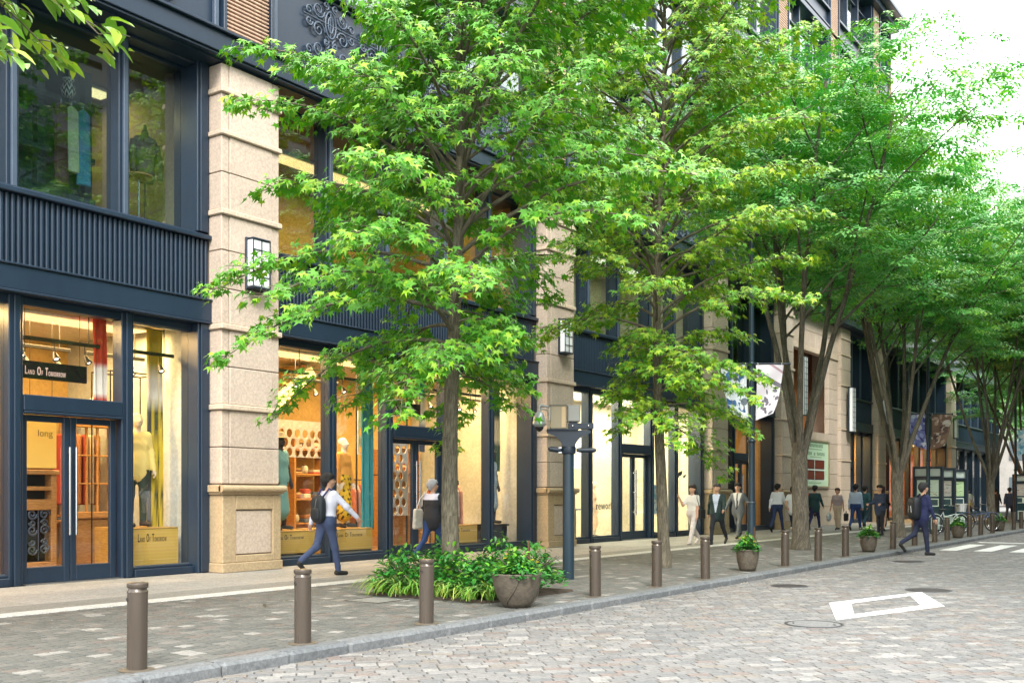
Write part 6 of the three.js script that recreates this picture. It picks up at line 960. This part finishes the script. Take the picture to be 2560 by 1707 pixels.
// 1 man in a pale shirt with a black backpack
person(12.95, 2.25, E90 - 0.1, 'man walking away in a pale lavender shirt and navy trousers', { h: 1.74, top: [0.62, 0.62, 0.74], bottom: [0.045, 0.065, 0.14], legs: [-18, 36, 15, 4], arms: [-16, 10, 20, 30, 14, 30], lean: 0.08, tucked: true, turn: -0.5, bulk: 1.04 });
{
  const b = carried('backpack', 'black backpack on the man in the pale shirt', 'backpack', 12.95, 0, 2.25, E90 - 0.1), bm = mat([0.014, 0.02, 0.028], 0.6, { map: T_cloth });
  const g = new THREE.SphereGeometry(1, 20, 14), p = g.attributes.position; for (let i = 0; i < p.count; i++) { const q = [p.getX(i), p.getY(i), p.getZ(i)].map(v => Math.sign(v) * Math.abs(v) ** 0.62); p.setXYZ(i, q[0] * 0.15, q[1] * 0.24, q[2] * 0.08); } g.computeVertexNormals(); g.translate(0.0, 1.14, -0.17); obj('bag', g, bm, b); obj('pocket', (() => { const q = g.clone(); q.translate(0, -1.14, 0.17); q.scale(0.75, 0.45, 0.5); q.translate(0, 1.06, -0.235); return q; })(), bm, b);
  for (const s of [-1, 1]) obj('strap', tube([V(s * 0.08, 1.36, -0.13), V(s * 0.1, 1.49, -0.02), V(s * 0.11, 1.44, 0.09), V(s * 0.13, 1.2, 0.12), V(s * 0.12, 0.98, -0.02)], [0.018, 0.02, 0.02, 0.015, 0.01], 6), mat([0.03, 0.035, 0.12], 0.8), b); obj('piping', tube([V(-0.04, 1.32, -0.245), V(-0.02, 1.16, -0.262), V(0.05, 0.98, -0.25)], 0.006, 5), M.chrome, b); obj('grab_loop', tube([V(-0.04, 1.37, -0.15), V(0, 1.41, -0.15), V(0.04, 1.37, -0.15)], 0.01, 5), bm, b);
}
// 2 grey-haired person with a tote
person(16.75, 1.5, E90 - 0.05, 'grey haired person in a black jacket with white yoke and blue jeans', { h: 1.68, top: [0.022, 0.023, 0.028], bottom: [0.02, 0.05, 0.16], hair: [0.36, 0.36, 0.38], legs: WALK_B, arms: [-6, 40, 14, 20, 60, 16], long: true, bulk: 1.08, turn: -0.4, paint: (m, P) => m === 1 && P[1] > 1.33 && P[2] < 0.02 && Math.abs(P[0]) < 0.2 ? [0.6, 0.6, 0.72] : null });
{ const b = carried('tote_bag', 'cream canvas tote bag on the grey haired person', 'bag', 16.75, 0, 1.5, E90 - 0.05); const g = cb(-0.03, 0.05, 0, 0.42, -0.17, 0.17, 0.03), p = g.attributes.position; for (let i = 0; i < p.count; i++) if (p.getY(i) < 0.1) p.setZ(i, p.getZ(i) * 1.18); g.computeVertexNormals(); g.translate(0.235, 0.68, -0.12); obj('bag', g, mat([0.66, 0.6, 0.5], 0.9, { map: T_cloth }), b); for (const e of [-0.08, 0.08]) obj('strap', tube([V(0.24, 1.1, -0.12 + e), V(0.2, 1.3, -0.12 + e * 0.5), V(0.12, 1.46, -0.04)], 0.012, 5), mat([0.6, 0.57, 0.55], 0.9), b); }
// 3..5 coming towards the camera
person(26.7, 2.7, -E90 - 0.1, 'woman in cream top and pale trousers holding a phone to her ear', { h: 1.66, top: [0.66, 0.63, 0.58], bottom: [0.58, 0.52, 0.50], shoe: [0.55, 0.48, 0.45], female: true, sleeves: 'short', legs: WALK_A, arms: [6, 12, 8, 30, 118, 16], tucked: true, wide: 1.15, hair: [0.03, 0.02, 0.017], hairLong: 0.1 });
{ const b = carried('shoulder_bag', 'black shoulder bag worn by the woman with the phone', 'bag', 26.7, 0, 2.7, -E90 - 0.1); obj('bag', (() => { const g = cb(-0.04, 0.04, 0, 0.26, -0.14, 0.14, 0.02); g.translate(0.27, 0.72, -0.03); return g; })(), M.black, b); obj('strap', tube([V(0.27, 0.97, -0.1), V(0.19, 1.3, -0.03), V(0.13, 1.46, 0.0), V(0.19, 1.28, 0.1), V(0.27, 0.97, 0.06)], 0.01, 5), M.black, b); const ph = carried('phone', 'dark phone at the ear of the woman in cream', 'phone', 26.7, 0, 2.7, -E90 - 0.1); obj('phone_body', cb(-0.115, -0.1, 1.5, 1.64, -0.02, 0.05, 0.004), M.black, ph); obj('screen', bx(-0.0995, -0.098, 1.51, 1.63, -0.015, 0.045), M.navyDark, ph); }
person(27.1, 3.25, -E90 + 0.05, 'man striding in a dark green blazer, pale blue shirt and black trousers', { h: 1.70, top: [0.015, 0.034, 0.034], shirt: [0.5, 0.56, 0.68], bottom: [0.01, 0.013, 0.02], hair: [0.05, 0.05, 0.05], legs: [-27, 14, 24, 16], arms: [28, 26, 18, -16, 12, 16], long: true, openW: 0.2, bulk: 1.06 });
person(31.0, 2.25, -E90 + 0.05, 'man in a grey suit with white shirt and dark tie', { h: 1.74, top: [0.15, 0.16, 0.175], shirt: [0.7, 0.7, 0.7], tie: [0.012, 0.014, 0.03], bottom: [0.15, 0.16, 0.172], legs: WALK_A, arms: [-12, 8, 26, 16, 14, 22], long: true, openW: 0.26 });
// 6.. farther people
person(37.2, 1.2, E90, 'man in a white shirt and navy trousers walking away left of the banner pole', { h: 1.76, top: [0.68, 0.69, 0.74], bottom: NAVY, legs: WALK_B, tucked: true, cell: 0.015, bulk: 1.05 });
person(37.3, 1.75, E90 + 0.05, 'person in a loose white tee and dark jeans walking beside the white shirted man', { h: 1.68, top: [0.72, 0.71, 0.73], bottom: [0.02, 0.04, 0.075], shoe: [0.5, 0.42, 0.33], sleeves: 'short', legs: WALK_A, arms: [-38, 20, 8, -38, 20, 8], in: [0.5, 0.5], long: true, cell: 0.015, bulk: 1.1, hairLong: 0.05 });
person(38.9, 1.3, E90, 'person in a royal blue top and white trousers, half behind the zelkova trunk', { h: 1.72, top: [0.012, 0.03, 0.36], bottom: [0.66, 0.67, 0.7], legs: WALK_A, cell: 0.015, long: true });
person(40.6, 1.45, E90, 'person in a dark teal jacket just right of the zelkova trunk', { h: 1.72, top: [0.012, 0.05, 0.06], bottom: [0.015, 0.02, 0.09], legs: WALK_B, cell: 0.015, long: true });
person(40.6, 2.35, -E90, 'woman in a mauve top and beige trousers carrying two bags', { h: 1.58, top: [0.36, 0.30, 0.32], bottom: [0.52, 0.42, 0.32], hair: [0.07, 0.04, 0.03], hairLong: 0.05, legs: [10, 6, -10, 12], arms: [2, 8, 16, -2, 8, 18], sleeves: 'short', wide: 1.3, female: true, cell: 0.015 });
{ const a = carried('handbag', 'black handbag carried by the woman in mauve', 'bag', 40.6, 0, 2.35, -E90); obj('body', (() => { const g = cb(-0.06, 0.06, 0, 0.3, -0.15, 0.15, 0.03); g.translate(0.33, 0.36, 0); return g; })(), M.black, a); obj('handle', tube([V(0.33, 0.65, -0.09), V(0.33, 0.76, 0), V(0.33, 0.65, 0.09)], 0.01, 5), M.black, a); const b = carried('carrier_bag', 'pale blue carrier bag in the other hand of the woman in mauve', 'bag', 40.6, 0, 2.35, -E90); obj('body', (() => { const g = ball(-0.34, 0.5, 0, 0.1, 0.17, 0.13); return g; })(), mat([0.45, 0.5, 0.56], 0.5), b); obj('handle', rod([-0.34, 0.64, 0], [-0.33, 0.74, 0], 0.015), mat([0.45, 0.5, 0.56], 0.5), b); }
person(40.9, 2.95, E90, 'man in a light blue shirt and blue trousers walking away past the hose inlets', { h: 1.76, top: [0.45, 0.55, 0.74], bottom: [0.025, 0.06, 0.2], legs: WALK_B, arms: [-8, 8, 7, 8, 8, 7], tucked: true, cell: 0.015, bulk: 1.06 });
person(43.0, 2.7, E90, 'man in a teal jacket and trousers beside the light blue shirt', { h: 1.74, top: [0.02, 0.075, 0.09], bottom: [0.02, 0.06, 0.085], legs: WALK_A, arms: [-30, 30, 6, -24, 20, 6], in: [0.3, 0.3], long: true, cell: 0.015 });
person(40.4, 4.1, E90 + 0.1, 'woman with long dark brown hair in a long black dress', { h: 1.64, top: [0.012, 0.011, 0.012], bottom: [0.012, 0.011, 0.012], bottomKind: 'dress', hem: 0.28, flare: 0.17, hair: [0.05, 0.02, 0.02], hairLong: 0.4, female: true, legs: [8, 4, -8, 10], arms: [10, 70, 14, 10, 60, 10], cell: 0.015 });
person(26.75, 8.75, TH + 0.25, 'man in a navy jacket with a black backpack stepping off the kerb', { h: 1.74, top: [0.014, 0.02, 0.075], bottom: [0.014, 0.02, 0.05], hair: [0.02, 0.02, 0.022], legs: [-18, 40, 9, 3], arms: [-14, 10, 10, 10, 10, 12], long: true, lean: 0.1, bulk: 1.08 }, ROAD + 0.003);
{ const b = carried('backpack', 'large black backpack on the man stepping off the kerb', 'backpack', 26.75, ROAD, 8.75, TH + 0.25); const g = new THREE.SphereGeometry(1, 18, 12), p = g.attributes.position; for (let i = 0; i < p.count; i++) { const q = [p.getX(i), p.getY(i), p.getZ(i)].map(v => Math.sign(v) * Math.abs(v) ** 0.6); p.setXYZ(i, q[0] * 0.18, q[1] * 0.28, q[2] * 0.12); } g.computeVertexNormals(); g.translate(0, 1.15, -0.2); obj('bag', g, mat([0.01, 0.014, 0.022], 0.6, { map: T_cloth }), b); for (const s of [-1, 1]) { obj('strap', tube([V(s * 0.09, 1.4, -0.12), V(s * 0.1, 1.5, 0.02), V(s * 0.11, 1.4, 0.16), V(s * 0.12, 1.1, 0.1)], 0.016, 6), M.black, b); obj('reflector', rod([s * 0.06, 1.05, -0.325], [s * 0.04, 1.22, -0.325], 0.008, 5), M.chrome, b); } }
person(36.1, 5.2, -E90 - 0.3, 'person reading a sheet of paper behind the many stemmed zelkova', { h: 1.66, top: [0.03, 0.045, 0.09], bottom: [0.02, 0.022, 0.03], legs: [2, 2, -2, 2], arms: [18, 62, 8, 18, 62, 8], cell: 0.016, long: true });
person(52.8, 4.6, -E90, 'woman in a white blouse and yellow skirt by the far information board', { h: 1.64, top: [0.66, 0.64, 0.56], bottom: [0.58, 0.46, 0.12], bottomKind: 'skirt', hem: 0.35, female: true, hairLong: 0.12, hair: [0.06, 0.035, 0.025], legs: [10, 6, -10, 12], cell: 0.018, sleeves: 'short' });
person(54.6, 4.3, -E90, 'person in a pale top and dark trousers behind the woman in yellow', { h: 1.68, top: [0.5, 0.45, 0.42], bottom: [0.03, 0.03, 0.035], legs: WALK_A, cell: 0.018 });
person(60.5, 5.2, E90, 'distant person in dark navy near the last lamp pole', { h: 1.72, top: [0.02, 0.03, 0.055], bottom: [0.02, 0.025, 0.04], legs: WALK_B, cell: 0.018, long: true });
person(63.5, 4.0, E90, 'most distant person in black down the street', { h: 1.72, top: [0.02, 0.02, 0.025], bottom: [0.02, 0.02, 0.025], legs: WALK_A, cell: 0.02, long: true });
// ---------- small litter in the gutter ----------
{
  const r = rng(404), L = [], gm = leafMat([1, 1, 1], 0.2, 0.9);
  for (let i = 0; i < 240; i++) { const gut = i < 170, x = 4 + r() * (gut ? 26 : 20), z = gut ? 8.24 + r() * r() * 0.5 : 4 + r() * 3.8, y = gut ? ROAD + 0.006 : 0.006; if (!gut && x > 10.7 && x < 13) continue; const a = r() * 6.283; L.push({ m: place(V(x, y, z), V(Math.cos(a), 0.05, Math.sin(a)), V((r() - 0.5) * 0.5, 1, (r() - 0.5) * 0.5), gut ? 0.018 + r() * 0.03 : 0.012 + r() * 0.02), c: new THREE.Color().setRGB(...[[0.30, 0.22, 0.12], [0.18, 0.11, 0.06], [0.42, 0.36, 0.2], [0.5, 0.48, 0.42]][i % 4]) }); }
  const I = crown('leaf_litter', ovalLeaf, gm, L, scene); tag(I, 'dry leaf scraps and grit along the kerb gutter', 'litter');
  const f = obj('fallen_leaf', starLeaf, mat([0.06, 0.05, 0.03], 0.8, { side: THREE.DoubleSide })); f.scale.setScalar(0.07); f.position.set(8.9, 0.028, 5.2); f.rotation.set(0.4, 1, 0.3); tag(f, 'dark curled leaf lying on the pavement left of the shrub bed', 'leaf');
}
// ---------- the other side of the street, mirrored in the glass ----------
{
  const b = thing('opposite_building', 'grey office block across the street, mirrored in the upstairs glass', 'building'), wm = mat([0.10, 0.11, 0.125], 0.85, { map: T_patch }), gm = mat([0.06, 0.08, 0.085], 0.15);
  obj('wall', bx(6, 134, 0, 24, 23.5, 34), wm, b);
  for (let f = 0; f < 6; f++) { obj('storey_band', bx(6, 100, f * 4 + 3.5, f * 4 + 3.9, 23.2, 23.49), wm, b); for (let k = 0; k < 26; k++) obj('window', bx(7 + k * 3.6, 9.6 + k * 3.6, f * 4 + 0.9, f * 4 + 3.3, 23.42, 23.49), gm, b); }
}
[[15, 18.6, 71], [23.5, 18.8, 72], [32, 18.8, 73], [41, 19.0, 74]].forEach(([x, z, seed], i) => { count += zelkova({ x, z, r0: 0.19, fork: 2.6, seed, scale: 0.85, spread: 4, density: 8, fresh: 0.3, cLeaf: ZEL, cFresh: ZELF, floor: 5, stems: stems(6, seed, 0.1, 0.38, 5.5, 6.5), label: `${['first', 'second', 'third', 'fourth'][i]} zelkova of the row across the street, seen mirrored in the glass` }); });
{
  const b = thing('far_building', 'pale block closing the street far behind the trees', 'building'), wm = mat([0.34, 0.32, 0.29], 0.85, { map: T_patch }), gm = mat([0.05, 0.07, 0.08], 0.15);
  obj('wall', bx(135, 145, 0, 18, -25, 60), wm, b); for (let f = 0; f < 4; f++) for (let k = 0; k < 20; k++) obj('window', bx(134.9, 134.99, f * 4.2 + 1.2, f * 4.2 + 3.4, -23 + k * 4, -20.4 + k * 4), gm, b);
}
console.log('leaves', count);
renderer.render(scene, camera);
